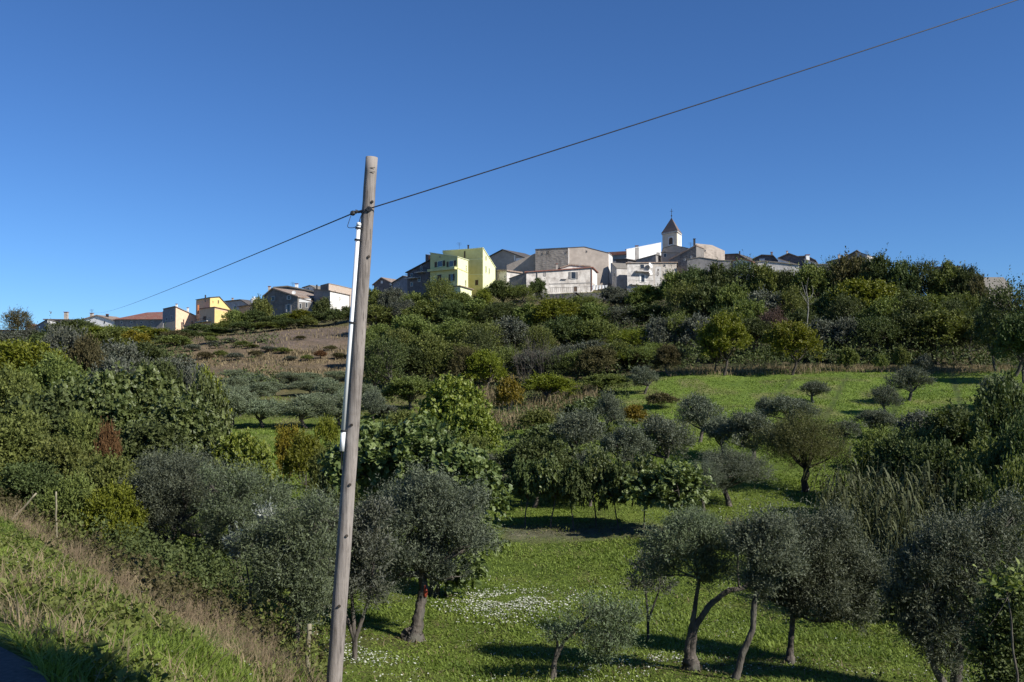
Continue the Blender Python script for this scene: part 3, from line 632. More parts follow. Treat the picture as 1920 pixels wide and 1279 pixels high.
# stone gabled house
h = House('ridge roofed dark stone house behind the stone gabled house', (514, 224), (589, 222), None, [(514, 540), (540, 538), (589, 548)], 'stoned', 'tileg', 8, .3); h.antenna(549, 529, 538); h.chim(556, 533, 541, 5, 2, 'white')
h = House('white gable end tucked behind the two dark stone houses', (568, 230), (590, 228), None, [(568, 540), (582, 536), (590, 541)], 'white', 'tileg', 8, .2); h.win(578, 541, 2, 2)
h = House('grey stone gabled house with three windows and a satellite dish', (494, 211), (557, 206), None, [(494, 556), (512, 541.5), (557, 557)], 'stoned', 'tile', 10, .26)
h.win(512, 560, 5, 8, pane='glass', shut='shutg'); h.win(542, 558, 4, 7, shut='whitegrey'); h.win(541, 578, 5, 14, shut='whitegrey'); h.dish(555, 549); h.chim(505, 538, 546, 4, 2)
h = House('lean to with a white band on the right of the stone gabled house', (557.5, 206.4), (586, 207), None, [(557.5, 559), (586, 566)], 'stoned', 'tile', 8, .2, .1, name='lean_to', cat='lean-to'); h.patch(558.5, 583, 560, 566.5, 'f', 'white'); h.win(575, 572, 3, 9); h.win(563, 574, 3, 9)
# grey + white house by the pole
h = House('house with a shaded side painted grey and a white sunlit wall just left of the pole', (587, 210), (618, 203), (655, 214), [(587, 543), (618, 546)], 'greypl', 'tile', th=.15, name='house'); h.patch(618.8, 654, 548, 584, 'r', 'white', 'sun_side_wall'); h.win(602, 561, 5.5, 7, frame='greypl'); h.win(637, 560, 1.8, 6, 'r'); h.win(644, 577, 6, 6, 'r', pane='shut'); h.chim(594, 534, 543, 3, 3, 'dkmetal', None, round_=True)  # grey paints the shaded left face, white plate the sunlit right one
h = House('pink brick house sloping down behind the pole above the white wall', (615.3, 218.6), (668, 233), (653, 238), [(615.3, 532), (635, 536), (668, 544)], 'pink', 'tile', 8, .15, .1); h.patch(600.5, 615, 533, 560, 'l', 'stoned', 'shade_painted_side'); h.win(628, 547, 1.6, 4, frame='pink')  # dark stone plate puts shade on the left of the pink house
# right of pole
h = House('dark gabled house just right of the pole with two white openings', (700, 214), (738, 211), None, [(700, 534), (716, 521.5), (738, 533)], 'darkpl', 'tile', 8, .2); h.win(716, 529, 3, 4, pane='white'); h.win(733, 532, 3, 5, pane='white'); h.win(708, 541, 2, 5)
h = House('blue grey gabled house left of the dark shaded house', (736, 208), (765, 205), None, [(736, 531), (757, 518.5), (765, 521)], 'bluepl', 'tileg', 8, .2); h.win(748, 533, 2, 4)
h = House('dark shaded house with balconies left of the lemon yellow house', (763, 201), (805, 196), None, [(763, 511.5), (799, 490)], 'darkpl', 'tiled', 8, .2); h.balcony(766, 785, 522, 516); h.balcony(784, 800, 511, 505); h.win(772, 516, 3, 6); h.win(790, 503, 3, 8); h.win(786, 524, 4, 8); h.win(772, 533, 4, 7)  # shade on this house is put into its dark plaster
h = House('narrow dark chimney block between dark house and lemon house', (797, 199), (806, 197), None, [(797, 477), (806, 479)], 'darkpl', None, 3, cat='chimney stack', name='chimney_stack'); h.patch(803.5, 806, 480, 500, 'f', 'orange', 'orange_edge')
# lemon yellow house
R_ = House('tall rear block of the lemon yellow house with its white trimmed gable', (830, 203), (905, 196), (905.6, 198), [(830, 470), (905, 465)], 'lemon', None, 8, name='house')
G_ = House('sunlit pale lemon gable wing at the right end of the yellow house', (905.3, 196.25), (928.5, 203), (855, 210), [(905.3, 465.5), (928.5, 502)], 'lemon_sun', 'triml', 9, .14, .15, name='house_wing', cat='house wing')
R_.band(872, 904.5, 487.5, 486.5, mat='triml', proud=.05, h=.15); R_.band(876, 904.5, 516, 515.5, mat='triml', proud=.05, h=.2); R_.band(830, 905, 471, 466, mat='triml', proud=.1, h=.15)
R_.win(894, 530, 6, 10, frame='triml', pane='shut'); R_.win(871.5, 479, 3, 17, frame='lemon', pane='shut'); R_.chim(878, 461, 466, 3, 1, 'dkmetal', 'dkmetal'); R_.antenna(861, 455, 478, 1.)
for a in ((911, 484, 1.6, 8), (911, 505, 1.6, 12), (917, 508, 1.4, 10)): G_.win(*a, frame='lemon_sun')
h = House('front block of the lemon yellow house with two shuttered windows', (806, 195), (857.5, 187), (877.5, 192.5), [(806, 474.5), (857.5, 482)], 'lemon', 'triml', th=.12, over=.2, name='house')
h.patch(858.2, 877, 484, 546, 'r', 'lemon_sun', 'sun_side_wall')  # sunlight on the right face painted as paler lemon
h.win(825, 495, 9, 10, frame='triml', shut='shut', fw=.18); h.win(846.5, 494.5, 8, 10, frame='triml', shut='shut', fw=.18); h.win(825, 481.5, 2, 3, frame='lemon')
h.win(824, 522, 8, 14, frame='triml', pane='shut'); h.win(847, 520.5, 5, 13, frame='triml', pane='glass', shut='shut'); h.band(806, 857.4, 510, 505, mat='lemon', proud=.7, h=.5, name='canopy')
h.win(874, 503, 2, 10, 'r', frame='triml', pane='shut'); h.win(873, 531, 1.8, 11, 'r', frame='triml', pane='shut'); h.band(858, 877, 503.5, 512, 'r', 'lemon', .1, .15)
h = House('little terracotta roofed terrace in front of the lemon yellow house', (863, 186), (884, 188), None, [(863, 537), (884, 543)], 'lemon_sun', 'tile', 3, .15, name='terrace', cat='terrace')
# brown gabled etc
h = House('brown gabled house behind the lemon yellow gable with a white patch', (918, 222), (984, 216), None, [(918, 482), (943, 469), (984, 484)], 'brownpl', 'tiled', 9, .22); h.patch(964, 966.2, 478, 489, 'f', 'white'); h.patch(967.5, 982, 484, 491, 'f', 'white')
h = House('small pinkish outbuilding with a tiled roof beside the lemon house', (929, 204), (950, 202), None, [(929, 508.5), (950, 508.5)], 'whitegrey', 'tile', 5, .3, name='outbuilding', cat='outbuilding'); h.patch(929, 936, 509.5, 535, 'f', 'stoneb', 'brick_side'); h.win(947, 519, 2, 4)
h = House('brown plastered wall with a sloping top right of the brown gable', (950, 213), (1004, 211), None, [(950, 497), (1004, 475)], 'brownpl', None, 8)
h = House('big windowless brown stone house with dark coping above the old house', (1004, 209), (1066, 206), None, [(1004, 468), (1066, 464.8)], 'stoneb', 'tiled', 10, .12, .08); h.win(1028, 472.5, 2, 2.5, frame='stoneb'); h.win(1062, 473, 2, 2, frame='stoneb'); h.win(1018, 475, 1.6, 2, frame='stoneb')
h = House('large smooth brown wall with a bent roofline right of the white pipe', (1066.4, 206.3), (1141, 207.5), (1149, 214), [(1066.4, 464.8), (1096, 463.3), (1141, 474.5)], 'brownpl', 'tiled', th=.12, over=.1); h.pipe(1066, 466, 1066, 494, mat='white', r=.1); h.win(1100, 471.3, 2.4, 2.8, frame='brownpl'); h.patch(1141.6, 1148.6, 477, 530, 'r', 'white', 'sun_side_wall'); h.win(1144, 487, 1.2, 8, 'r', frame='white')  # white plate on the brown wall's right end paints its sunlight
h = House('old patchy plaster house with shuttered window and arched door', (987, 187), (1110, 189.5), (1120, 199), [(987, 511), (1050, 507), (1110, 502.5)], 'oldpl', 'tiler', th=.2, over=.35)
h.win(1075, 516.5, 8, 13, shut='shutg', frame='trimw'); h.win(1021.5, 514.5, 4, 5, frame='greypl', pane='greypl'); h.win(1079, 542, 6.5, 10, arch=True, name='door', pane='shut', frame='whitegrey'); h.patch(1111, 1119.5, 505, 530, 'r', 'white', 'sun_side_wall'); h.band(1030, 1109, 533, 530.5, mat='greypl', proud=.08, h=.12); h.band(1052, 1062, 524, 524, mat='greypl', proud=.3, h=.12, name='ledge'); h.pipe(1007, 511, 1007, 538, mat='stoned', r=.1); h.pipe(1109, 504, 1109, 545, mat='tiler', r=.1)  # right end painted white to carry the bright sun
h.chim(1044, 496, 507, 3.5, 2.2)
h2_ = House('raised clay tiled roof section on the old patchy plaster house', (1052, 189.4), (1106, 190.4), None, [(1052, 503), (1070, 497.5), (1106, 500.5)], 'oldpl', 'tile', 4, .25, .25, name='roof_section', cat='roof')
h = House('grey sloping lean to wall at the left end of the old patchy house', (955, 193), (987, 191), None, [(955, 523), (987, 511)], 'greypl', 'tileg', 5, .15, .1, name='lean_to', cat='lean-to')
# terrace below old house
h = House('low stone terrace wall under the old patchy plaster house', (1000, 184), (1140, 180), None, [(1000, 552), (1140, 549)], 'stoned', None, 3, name='retaining_wall', cat='retaining wall')
g = Geo(); a, b = P(1032, 548, 182), P(1112, 546, 181.2)
r = thing('railing', 'thin metal railing on the terrace of the old patchy house', 'railing', tuple(a)); L = b-a
g.tube([UP*.9, UP*.9+L], .03, 4)
for k in range(22): g.tube([L*k/21, L*k/21+UP*.9], .02, 4)
g.obj('rail', M['dkmetal'], r)
r = thing('canopy', 'dark pitched canopy below the arched door of the old house', 'canopy', tuple(P(1080, 560, 178)))
k = 178/F; g = Geo(); g.add([[-18*k,-1,.0],[0,-1,12*k],[17*k,-1,0],[-18*k,2,0],[0,2,12*k],[17*k,2,0],[-18*k,-1,-.12],[0,-1,12*k-.12],[17*k,-1,-.12],[-18*k,2,-.12],[0,2,12*k-.12],[17*k,2,-.12]], [[[0,1,4,3],[1,2,5,4],[6,9,10,7],[7,10,11,8],[0,6,7,1],[1,7,8,2],[3,4,10,9],[4,5,11,10],[0,3,9,6],[2,8,11,5]]]); g.obj('cover', M['darkpl'], r); g = Geo()
for xx in (-16, 15): g.tube([[xx*k,-.8,-2.5],[xx*k,-.8,.1]], .06, 5)
g.obj('post', M['dkmetal'], r)
r = thing('laundry', 'white washing hung by the wall right of the old patchy house', 'laundry', tuple(P(1126, 543, 182)))
rng = np.random.default_rng(5); g = Geo(); g.tube([[-1.8,0,.9],[1.6,0,.9]], .012, 4); g.obj('line', M['dkmetal'], r)
for q in range(5):
    x0 = -1.7+q*.65; hh = rng.uniform(.5, 1.1); g = Geo(); V = []
    for i in range(5):
        for j in range(4): V.append([x0+i*.12, math.sin(i*1.5+j)*.05, .9-hh*j/3])
    fs = [[i*4+j, (i+1)*4+j, (i+1)*4+j+1, i*4+j+1] for i in range(4) for j in range(3)]; g.add(V, [fs]); g.obj('cloth', M['white'], r)
# alley houses
h = House('maroon roofed house in the gap left of the long white wall', (1141, 226), (1179, 224), None, [(1141, 479), (1179, 477)], 'stoneb', 'tiler', 6, .8); h.chim(1176, 469, 478, 5, 1, 'whitegrey')
h = House('narrow white building beside the dark alley', (1148, 200), (1157, 198), None, [(1148, 494), (1157, 503)], 'whitegrey', 'tileg', 5, .15, .1); h.win(1152, 515, 1.5, 6)
h = House('dark house front painted as the shaded alley between brown wall and balcony house', (1156, 206), (1178, 204), None, [(1156, 488), (1178, 487)], 'darkpl', 'tiled', 6, .2); h.win(1164, 500, 3, 7); h.win(1171, 515, 3, 7); h.balcony(1158, 1176, 522, 517)  # dark plaster stands in for the shade of the alley
# long white wall
h = House('long bright white walled house left of the bell tower', (1176, 209), (1241, 213.5), (1241, 222), [(1176, 468), (1241, 455.5)], 'white', 'white', 8, .1, .05); h.patch(1190.5, 1198, 464, 490, 'f', 'greypl', 'grey_strip'); h.win(1234, 478, 6, 9, pane='shutg', frame='white'); h.chim(1194, 462, 466, 5, .5, 'greypl')
h = House('grey lean to roof below the long white wall', (1190, 206.5), (1231, 204), None, [(1190, 489), (1231, 478)], 'greypl', 'tileg', 3.5, .15, .15, name='lean_to', cat='lean-to')
# bell tower
def tower():
    A, B, Cc = P(1243.5, 700, 226), P(1271, 700, 222), P(1278.5, 700, 227)
    for q in (A, B, Cc): q[2] = 0
    W = Cc - B; n = nrm(np.array([(B-A)[1], -(B-A)[0], 0])); n = n if n[1] < 0 else -n
    t = House('white church bell tower with a dark pointed spire and a cross', (1243.5, 226), (1271, 222), (1278.5, 227), [(1243.5, 437), (1271, 436)], 'cream', None, name='bell_tower', cat='bell tower')
    t.patch(1271.5, 1278.2, 435, 464, 'r', 'white', 'sun_side_wall')  # sunlit right face painted white beside the cream front
    a, b = t.top[0], t.top[-1]; z = max(a[2], b[2]); D = [a, b, b+t.W, a+t.W]; D = [np.array([q[0], q[1], z]) for q in D]; cen = sum(D)/4
    Dv = [cen + (q-cen)*1.13 for q in D]; apex = cen.copy(); apex[2] = P(1259, 406, 225)[2]
    mid = [cen + (q-cen)*.83 + UP*1.0 for q in D]
    V = np.array(Dv + mid + [apex]) - t.o; g = Geo(); g.add(V, [[[0,1,5,4],[1,2,6,5],[2,3,7,6],[3,0,4,7],[0,3,2,1]], [[4,5,8],[5,6,8],[6,7,8],[7,4,8]]]); t.roof = g.obj('spire', M['slate'], t.root)
    V1 = np.array([cen + (q-cen)*1.1 - UP*.35 for q in D] + [cen + (q-cen)*1.1 - UP*.005 for q in D]) - t.o; g = Geo(); g.add(V1, [[[0,1,5,4],[1,2,6,5],[2,3,7,6],[3,0,4,7],[0,3,2,1],[4,5,6,7]]]); g.obj('cornice', M['whitegrey'], t.root)
    g = Geo(); p = apex - t.o; top = P(1259, 389.5, 225)[2] - apex[2]; g.tube([p - UP*.3, p + UP*top], .06, 6); g.tube([p + UP*(top*.72) - [.4, 0, 0], p + UP*(top*.72) + [.4, 0, 0]], .05, 5); g.tube([p + UP*.2, p + UP*.45, p + UP*.7], [.05, .2, .05], 8); g.obj('cross', M['dkmetal'], t.roof)
    t.win(1258, 452, 7.5, 13.5, arch=True, frame='white', pane='shut', fw=.2, name='window'); t.win(1274.8, 454, 1.5, 11, 'r', frame='white', pane='shut')
tower()
h = House('grey rounded gable house at the foot of the bell tower', (1242, 214), (1292, 210), None, [(1242, 474), (1243, 466), (1262, 460), (1292, 466)], 'brownpl', 'tileg', 7, .15, .1); h.win(1246.5, 475, 4, 6, shut=None, frame='pink')
h = House('pale stucco house front below the rounded gable with a twin window', (1241, 205), (1288, 202), None, [(1241, 474), (1288, 475)], 'pink', 'tileg', 6, .15, .1); h.win(1247, 479, 4, 6)
h = House('shaded stone house with a steep roof edge right of the bell tower', (1256, 199), (1307, 196), None, [(1256, 488), (1307, 461.5)], 'stoned', 'tile', 7, .3, .15); h.win(1284, 487, 2, 2.5); h.win(1296, 482, 2, 3); h.chim(1302, 449, 462, 3.5, 1.5, 'dkmetal', 'dkmetal'); h.antenna(1295, 455, 466, 1.)  # dark stone colour carries the shade on this wall
h = House('big beige plastered house with a broken stepped roofline', (1306, 200), (1361, 203), (1361, 212), [(1306, 456.5), (1335, 459.5), (1361, 470.5)], 'stoneb', None, 9); h.win(1322, 470, 2, 3, frame='stoneb')
h = House('low grey wall with a tiled top in front of the beige house', (1290, 190), (1372, 188), None, [(1290, 487), (1312, 483), (1350, 489), (1372, 489)], 'greypl', 'tileg', 5, .15, .1, name='outbuilding', cat='outbuilding')
h = House('tile roofed house with balcony and two satellite dishes', (1177, 188.5), (1226, 190.5), (1227.5, 199), [(1177, 494), (1226, 493.5)], 'whitegrey', 'tile', 9, .2, .3)
h.win(1204, 500, 7, 8, frame='whitegrey'); h.balcony(1190, 1214, 508, 501); h.balcony(1180, 1220, 533, 526, proud=1.3); h.win(1205, 522, 6, 14, shut='trimw'); h.dish(1217, 498, r=.6); h.dish(1217, 511, r=.6); h.band(1178, 1224, 517.5, 516.5, mat='greypl', proud=.06, h=.08)
h = House('old stone house with small scattered windows next to the dishes', (1226.3, 190.8), (1270, 191.5), (1270, 199.5), [(1226.3, 493.5), (1270, 493)], 'stone', 'tile', 8, .2, .25); h.patch(1228, 1240, 500, 536, 'f', 'whitegrey')
for a in ((1234, 506, 2, 2.5), (1249, 506.5, 2, 2.5), (1233.5, 513, 2.4, 6), (1246, 497.5, 4, 3), (1247, 514.5, 8, 3), (1262, 507, 2, 3)): h.win(*a, frame='stone')
h = House('bare stone retaining wall under the balcony and dish house', (1176, 184), (1226, 182), None, [(1176, 541), (1226, 540)], 'stone', None, 2, name='retaining_wall', cat='retaining wall')
# right skyline
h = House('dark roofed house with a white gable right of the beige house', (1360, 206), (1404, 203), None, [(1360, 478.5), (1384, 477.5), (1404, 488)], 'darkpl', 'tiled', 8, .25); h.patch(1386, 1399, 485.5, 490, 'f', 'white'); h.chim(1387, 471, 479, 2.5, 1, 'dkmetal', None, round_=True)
h = House('small house with a low red tiled roof on the right skyline', (1376, 199), (1412, 197), None, [(1376, 490), (1390, 486), (1412, 491)], 'white', 'tiler', 5, .25, .2); h.win(1396, 493, 2, 3)
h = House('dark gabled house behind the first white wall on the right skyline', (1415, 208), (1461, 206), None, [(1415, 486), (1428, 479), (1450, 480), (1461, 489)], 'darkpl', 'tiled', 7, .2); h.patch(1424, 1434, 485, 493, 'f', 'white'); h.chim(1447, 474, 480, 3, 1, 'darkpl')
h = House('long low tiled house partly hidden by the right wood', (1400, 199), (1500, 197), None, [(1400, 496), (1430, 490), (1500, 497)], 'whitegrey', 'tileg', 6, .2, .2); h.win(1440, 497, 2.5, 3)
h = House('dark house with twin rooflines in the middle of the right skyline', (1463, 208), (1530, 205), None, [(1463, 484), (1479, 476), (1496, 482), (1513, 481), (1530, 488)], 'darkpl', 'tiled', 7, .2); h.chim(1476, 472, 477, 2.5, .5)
h = House('white wedge shaped gable on the right skyline', (1461, 202), (1499, 200), None, [(1461, 485), (1470, 489), (1499, 497)], 'white', 'tile', 5, .15, .1); h.win(1467, 493, 2, 3)
h = House('small white cube house at the end of the twin rooflines', (1511, 200), (1534, 199), None, [(1511, 487), (1534, 494)], 'white', 'tileg', 5, .2, .2); h.chim(1514, 479, 486, 6, 1, 'white'); h.win(1522, 493, 2, 3)
h = House('flat grey terrace roof before the right wood', (1520, 196), (1560, 195), None, [(1520, 497), (1560, 496)], 'greypl', 'tileg', 5, .2, .1); h.win(1530, 499, 2, 2)
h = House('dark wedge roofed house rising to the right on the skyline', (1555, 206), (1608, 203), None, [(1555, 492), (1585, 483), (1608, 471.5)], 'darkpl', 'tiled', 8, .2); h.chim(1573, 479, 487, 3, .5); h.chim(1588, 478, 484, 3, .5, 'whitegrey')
h = House('small white walled rooftop room above the right wood', (1608, 203.5), (1629, 202), None, [(1608, 471.5), (1629, 478)], 'whitegrey', 'tiled', 5, .12, .1); h.antenna(1624, 470, 478); h.win(1616, 477, 2, 3)
h = House('low grey flat roofed house glimpsed over the right wood', (1755, 190), (1803, 188), None, [(1755, 502.5), (1803, 501)], 'greypl', 'tiled', 6, .3, .2); h.win(1780, 505, 3, 3)
h = House('pale stone house end at the right edge of the wood', (1838, 182), (1853, 179), None, [(1838, 521), (1853, 541)], 'stone', 'tileg', 5, .15, .1); h.win(1848, 546, 2, 4)

# ------------------------------------------------------------------ pole, cable, conduit
YP = 12.0
def pole():
    top = P(697, 295, YP); bot = P(626.5, 1279, YP); d = bot - top; base = top + d*1.04
    zg = gz(base[0], base[1]); k = (zg - .4 - top[2])/d[2]; base = top + d*k; L = np.linalg.norm(base-top)
    root = thing('utility_pole', 'weathered leaning wooden utility pole carrying one black cable', 'utility pole', tuple(base))
    g = Geo(); n = 40; t = np.linspace(0, 1, n); rng = np.random.default_rng(4)
    pts = (top-base)[None]*t[:, None]; pts[1:-1, :2] += rng.normal(size=(n-2, 2))*.0015
    rb = 29/2*YP/F; rt = 22/2*YP/F; rad = rb*1.02 + (rt-rb)*t; g.tube(pts, rad, 28); me = g.mesh('shaft', M['pole'], True); obj('shaft', me, root)
    ax = nrm(top-base)
    def at(u, v, off=0): return P(u, v, YP + off) - base
    # knots
    g = Geo()
    for u, v in ((697.5, 378), (691, 481), (659, 797), (656, 909), (636, 1137), (650, 1005)):
        c = at(u, v, -(23.5+(v-295)/984*12)/2*YP/F*.95); g.tube([c + [0, .012, 0], c - [0, .004, 0]], [.020, .016], 10)
    g.obj('knot', M['barkd'], root)
    g = Geo()
    for v in (315, 323):
        a = at(692, v, -.074); b = at(703, v-.5, -.076); g.tube([a, (a+b)/2 - [0, .008, 0], b], .004, 5)
    g.obj('nail', M['dkmetal'], root)
    # bolt + bracket
    g = Geo(); a = at(676, 397, -.02); b = at(692, 392, -.085); g.tube([a, b], .022, 8); g.tube([b - [0,.02,0], b + [0,.02,0]], .035, 8); g.tube([at(672, 399, -.02), at(694, 390, -.09)], .010, 6)
    g.obj('bracket', M['dkmetal'], root)
    ins = Geo(); c0 = at(657, 402, -.02); c1 = at(667, 397, -.02); ins.tube([c0, c0+(c1-c0)*.25, c0+(c1-c0)*.6, c1], [.012, .034, .034, .014], 10); ins.tube([c1, at(671, 396.5, -.02)], [.03, .02], 8); ins.tube([at(668, 397, -.02), at(677, 396, -.02)], .014, 6)
    ins.obj('insulator', M['dkmetal'], root)
    # conduit
    cd = thing('conduit', 'white plastic cable conduit strapped along the wooden pole', 'conduit', tuple(at(641, 846, -.125) + base)); cb = at(641, 846, -.125)
    g = Geo(); a = at(672.5, 424, -.125) - cb; b = at(643.2, 806, -.125) - cb; g.tube([b, a], .0265, 14); g.obj('upper_pipe', M['pvc'], cd, True)
    g = Geo(); g.tube([[0,0,0], at(643.6, 810, -.125)-cb], .031, 14); g.obj('lower_pipe', M['pvc'], cd, True)
    g = Geo(); g.tube([a, at(672.8, 419, -.125)-cb, at(673.2, 417, -.125)-cb], [.031, .031, .02], 12); g.obj('end_cap', M['pvc'], cd, True)
    for u, v in ((671.5, 428), (669.8, 450), (643.4, 808), (659, 605)):
        q = at(u, v, -.125) - cb; g = Geo(); dd = nrm(a-b); g.tube([q - dd*.012, q + dd*.012], .037, 12); g.tube([q, q + [.07, .12, 0]], .012, 5); g.obj('clamp', M['dkmetal'], cd)
    # cables
    def wire(nm, lab, pts, r, cat='cable'):
        p0 = np.array(pts[0]); g = Geo(); g.tube(np.array(pts)-p0, r, 6); o = g.obj(nm, M['cable'], None, True); o.location = tuple(p0); tag(o, lab, cat)
    a = P(657, 402, YP-.02); b = P(172, 584, 243); t = np.linspace(0, 1, 120)**2.2; pts = a + (b-a)*t[:, None]; pts[:, 2] -= 4*.75*t*(1-t); wire('overhead_cable', 'black cable sagging from the pole down to the houses on the left', pts, .0085)
    a = P(690, 392, YP-.1); b = P(2300, -133, 15.0); t = np.linspace(0, 1, 60); pts = a + (b-a)*t[:, None]; pts[:, 2] -= 4*.05*t*(1-t); wire('overhead_cable', 'black cable rising from the pole to the upper right of the sky', pts, .0085)
    def curve(ps, r, nm, lab):
        ps = [at(*q)+base for q in ps]; ps = np.array(ps); t = np.linspace(0, len(ps)-1, len(ps)*5); pp = np.stack([np.interp(t, range(len(ps)), ps[:, j]) for j in range(3)], 1)
        for _ in range(3): pp[1:-1] = (pp[:-2]+pp[1:-1]*2+pp[2:])/4
        wire(nm, lab, pp, r)
    curve([(658,404,-.02),(655,413,-.04),(651,425,-.05),(655,427.5,-.05),(665,427,-.04),(672,420,-.12)], .0045, 'drop_wire', 'thin black wire looping from the insulator to the conduit top')
    curve([(684,395,-.09),(678,402,-.07),(675,411,-.05),(673.5,418,-.12)], .006, 'drop_wire', 'short grey wire from the pole bracket into the conduit')
    curve([(641,846,-.125),(640,858,-.11),(640.5,872,-.06),(641,882,-.07)], .008, 'drop_wire', 'short black wire hanging out of the bottom of the conduit')
pole()
# ------------------------------------------------------------------ near hero trees
OL = dict(L=.38, m=9, ll=.068, lw=.019, style='diamond')
hero('olive_tree', 'olive tree', 'thick trunked olive tree with a red painted scar, right behind the pole', 21.5,
     [[(772,1196,0,0.278),(779,1183,0,0.159),(784,1160,0,0.126),(789,1130,.1,0.113),(795,1102,.1,0.106),(791,1075,.15,0.100)]],
     [(760,960,75),(830,950,75),(700,985,62),(870,1010,62),(790,1040,75),(720,1060,58),(850,1065,42),(800,905,48),(655,1010,45),(880,930,40)], 10327, mat='olive', seed=21, upd=.75, per=42, clump=.19, inner=.1, **OL)
hero('olive_tree', 'olive tree', 'grey olive tree in the lower left, its short dark trunk standing on lit grass', 26,
     [[(308,1052,0,.22),(312,1030,0,.15),(320,1005,0,.13),(330,985,.1,.11)],[(310,1050,0,.15),(298,1025,0,.09),(292,1000,0,.07)]],
     [(300,900,62),(360,880,58),(270,950,42),(330,950,60),(400,925,52),(290,860,34),(380,985,42),(250,905,30),(300,1000,30)], 7458, mat='olive', seed=22, upd=.75, per=42, clump=.19, inner=.1, **OL)
hero('olive_tree', 'olive tree', 'broad silvery olive tree filling the gap between the grey olive and the pole', 24,
     [[(445,1085,0,.2),(440,1050,0,.14),(448,1010,0,.11)]],
     [(450,905,55),(500,940,55),(430,960,55),(540,985,42),(480,1000,55),(410,1010,35),(395,890,35),(560,930,34),(520,1030,35)], 7114, mat='oliveg', seed=23, upd=.75, per=42, clump=.19, inner=.1, **OL)
hero('olive_tree', 'olive tree', 'young thin trunked olive with upright silvery sprays just left of the pole', 17.5,
     [[(554,1262,0,.085),(556,1225,0,.065),(557,1180,0,.055),(560,1140,0,.05)]],
     [(555,1080,62),(590,1020,50),(510,1040,48),(545,985,45),(590,1110,42),(500,1100,36),(600,950,34),(470,1000,28,.1),(570,1150,30)], 4131, mat='oliveg', seed=24, upd=.75, per=6, inner=.2, clump=.24, **OL)
hero('olive_branch_shoots', 'shrub', 'white leaved bright shoots standing out left of the young olive', 18.2,
     [[(470,1110,0,.02),(462,1060,0,.016),(455,1020,0,.01)],[(470,1110,0,.02),(485,1050,0,.012),(484,1005,0,.008)]],
     [(444,1010,18),(470,998,17),(488,1005,14),(500,960,20),(436,1030,10)], 260, L=.25, m=7, ll=.085, lw=.026, style='diamond', mat='silver', seed=25, upd=1.2, per=4)
hero('grey_shrub', 'shrub', 'twiggy grey green shrub growing behind the foot of the pole', 18.8,
     [[(665,1200,0,.05),(660,1120,0,.035),(650,1060,0,.02)],[(665,1200,0,.05),(690,1130,0,.03),(700,1060,0,.02)],[(665,1200,0,.05),(640,1130,0,.03),(610,1070,0,.02)]],
     [(640,1010,52),(690,1040,48),(610,1060,45),(660,1100,52),(700,1120,35),(620,1130,38),(600,990,36),(700,975,36)], 3600, L=.32, m=7, ll=.085, lw=.028, style='diamond', mat='grey', seed=26, upd=.8, per=6, inner=.2, clump=.25)
hero('fig_tree', 'fig tree', 'big leafed fig tree spreading behind the thick olive to the right of the pole', 26.5,
     [[(815,1105,0,.14),(812,1060,0,.11),(805,1000,0,.09)],[(840,1105,0,.1),(855,1050,0,.07),(870,1000,0,.05)]],
     [(700,860,52),(760,850,55),(820,865,55),(880,895,48),(905,950,42),(650,880,38),(900,1010,34),(860,1060,38),(880,900,45),(740,900,60),(840,930,60),(690,830,28),(800,815,26),(835,1090,26)], 2900, L=.4, m=6, ll=.19, lw=.155, style='fig', mat='fig', seed=27, droop=.3, per=8, inner=.45)
hero('olive_tree', 'olive tree', 'olive tree with two stems from one foot, one stem arching right', 18.8,
     [[(1296,1240,0,0.173),(1295,1225,0,0.087),(1303,1175,0,0.066),(1330,1135,0,0.058),(1365,1107,0,0.052),(1392,1104,0,0.043),(1415,1085,0,0.035)],
      [(1294,1240,0,0.128),(1289,1215,0,0.070),(1300,1160,0,0.052),(1306,1120,0,0.043),(1311,1085,0,0.035)],
      [(1386,1104,0,0.029),(1383,1070,0,0.020),(1384,1020,0,0.014)]],
     [(1300,1030,52),(1260,1010,38),(1340,1005,42),(1290,975,34),(1240,1060,28),(1345,1055,32),(1390,1015,34),(1320,1075,26),(1225,1015,22)], 3213, mat='oliveg', seed=31, upd=.7, per=7, inner=.25, **OL)
hero('olive_tree', 'olive tree', 'olive tree with a crooked mottled trunk rising from the bottom edge', 17.8,
     [[(1372,1300,0,0.091),(1383,1262,0,0.071),(1392,1225,0,0.065),(1412,1180,0,0.059),(1413,1140,0,0.055),(1418,1110,0,0.045),(1440,1075,.1,0.032)]],
     [(1430,1035,44),(1400,1000,34),(1450,985,38),(1470,1050,34),(1420,1085,26)], 2983, mat='olive', seed=32, upd=.7, per=7, inner=.25, **OL)
hero('olive_tree', 'olive tree', 'dense round olive tree with a straight slim trunk at the lower right', 20,
     [[(1481,1236,0,0.109),(1482,1215,0,0.068),(1485,1180,0,0.058),(1487,1140,0,0.051)]],
     [(1490,1040,62),(1550,1030,62),(1610,1060,52),(1540,1095,58),(1480,1110,42),(1600,1120,46),(1640,1085,38),(1500,985,36),(1570,985,38),(1440,1100,28),(1560,1145,36),(1610,1140,34),(1500,1140,26)], 10901, mat='olive', seed=33, upd=.75, per=42, clump=.19, inner=.1, **OL)
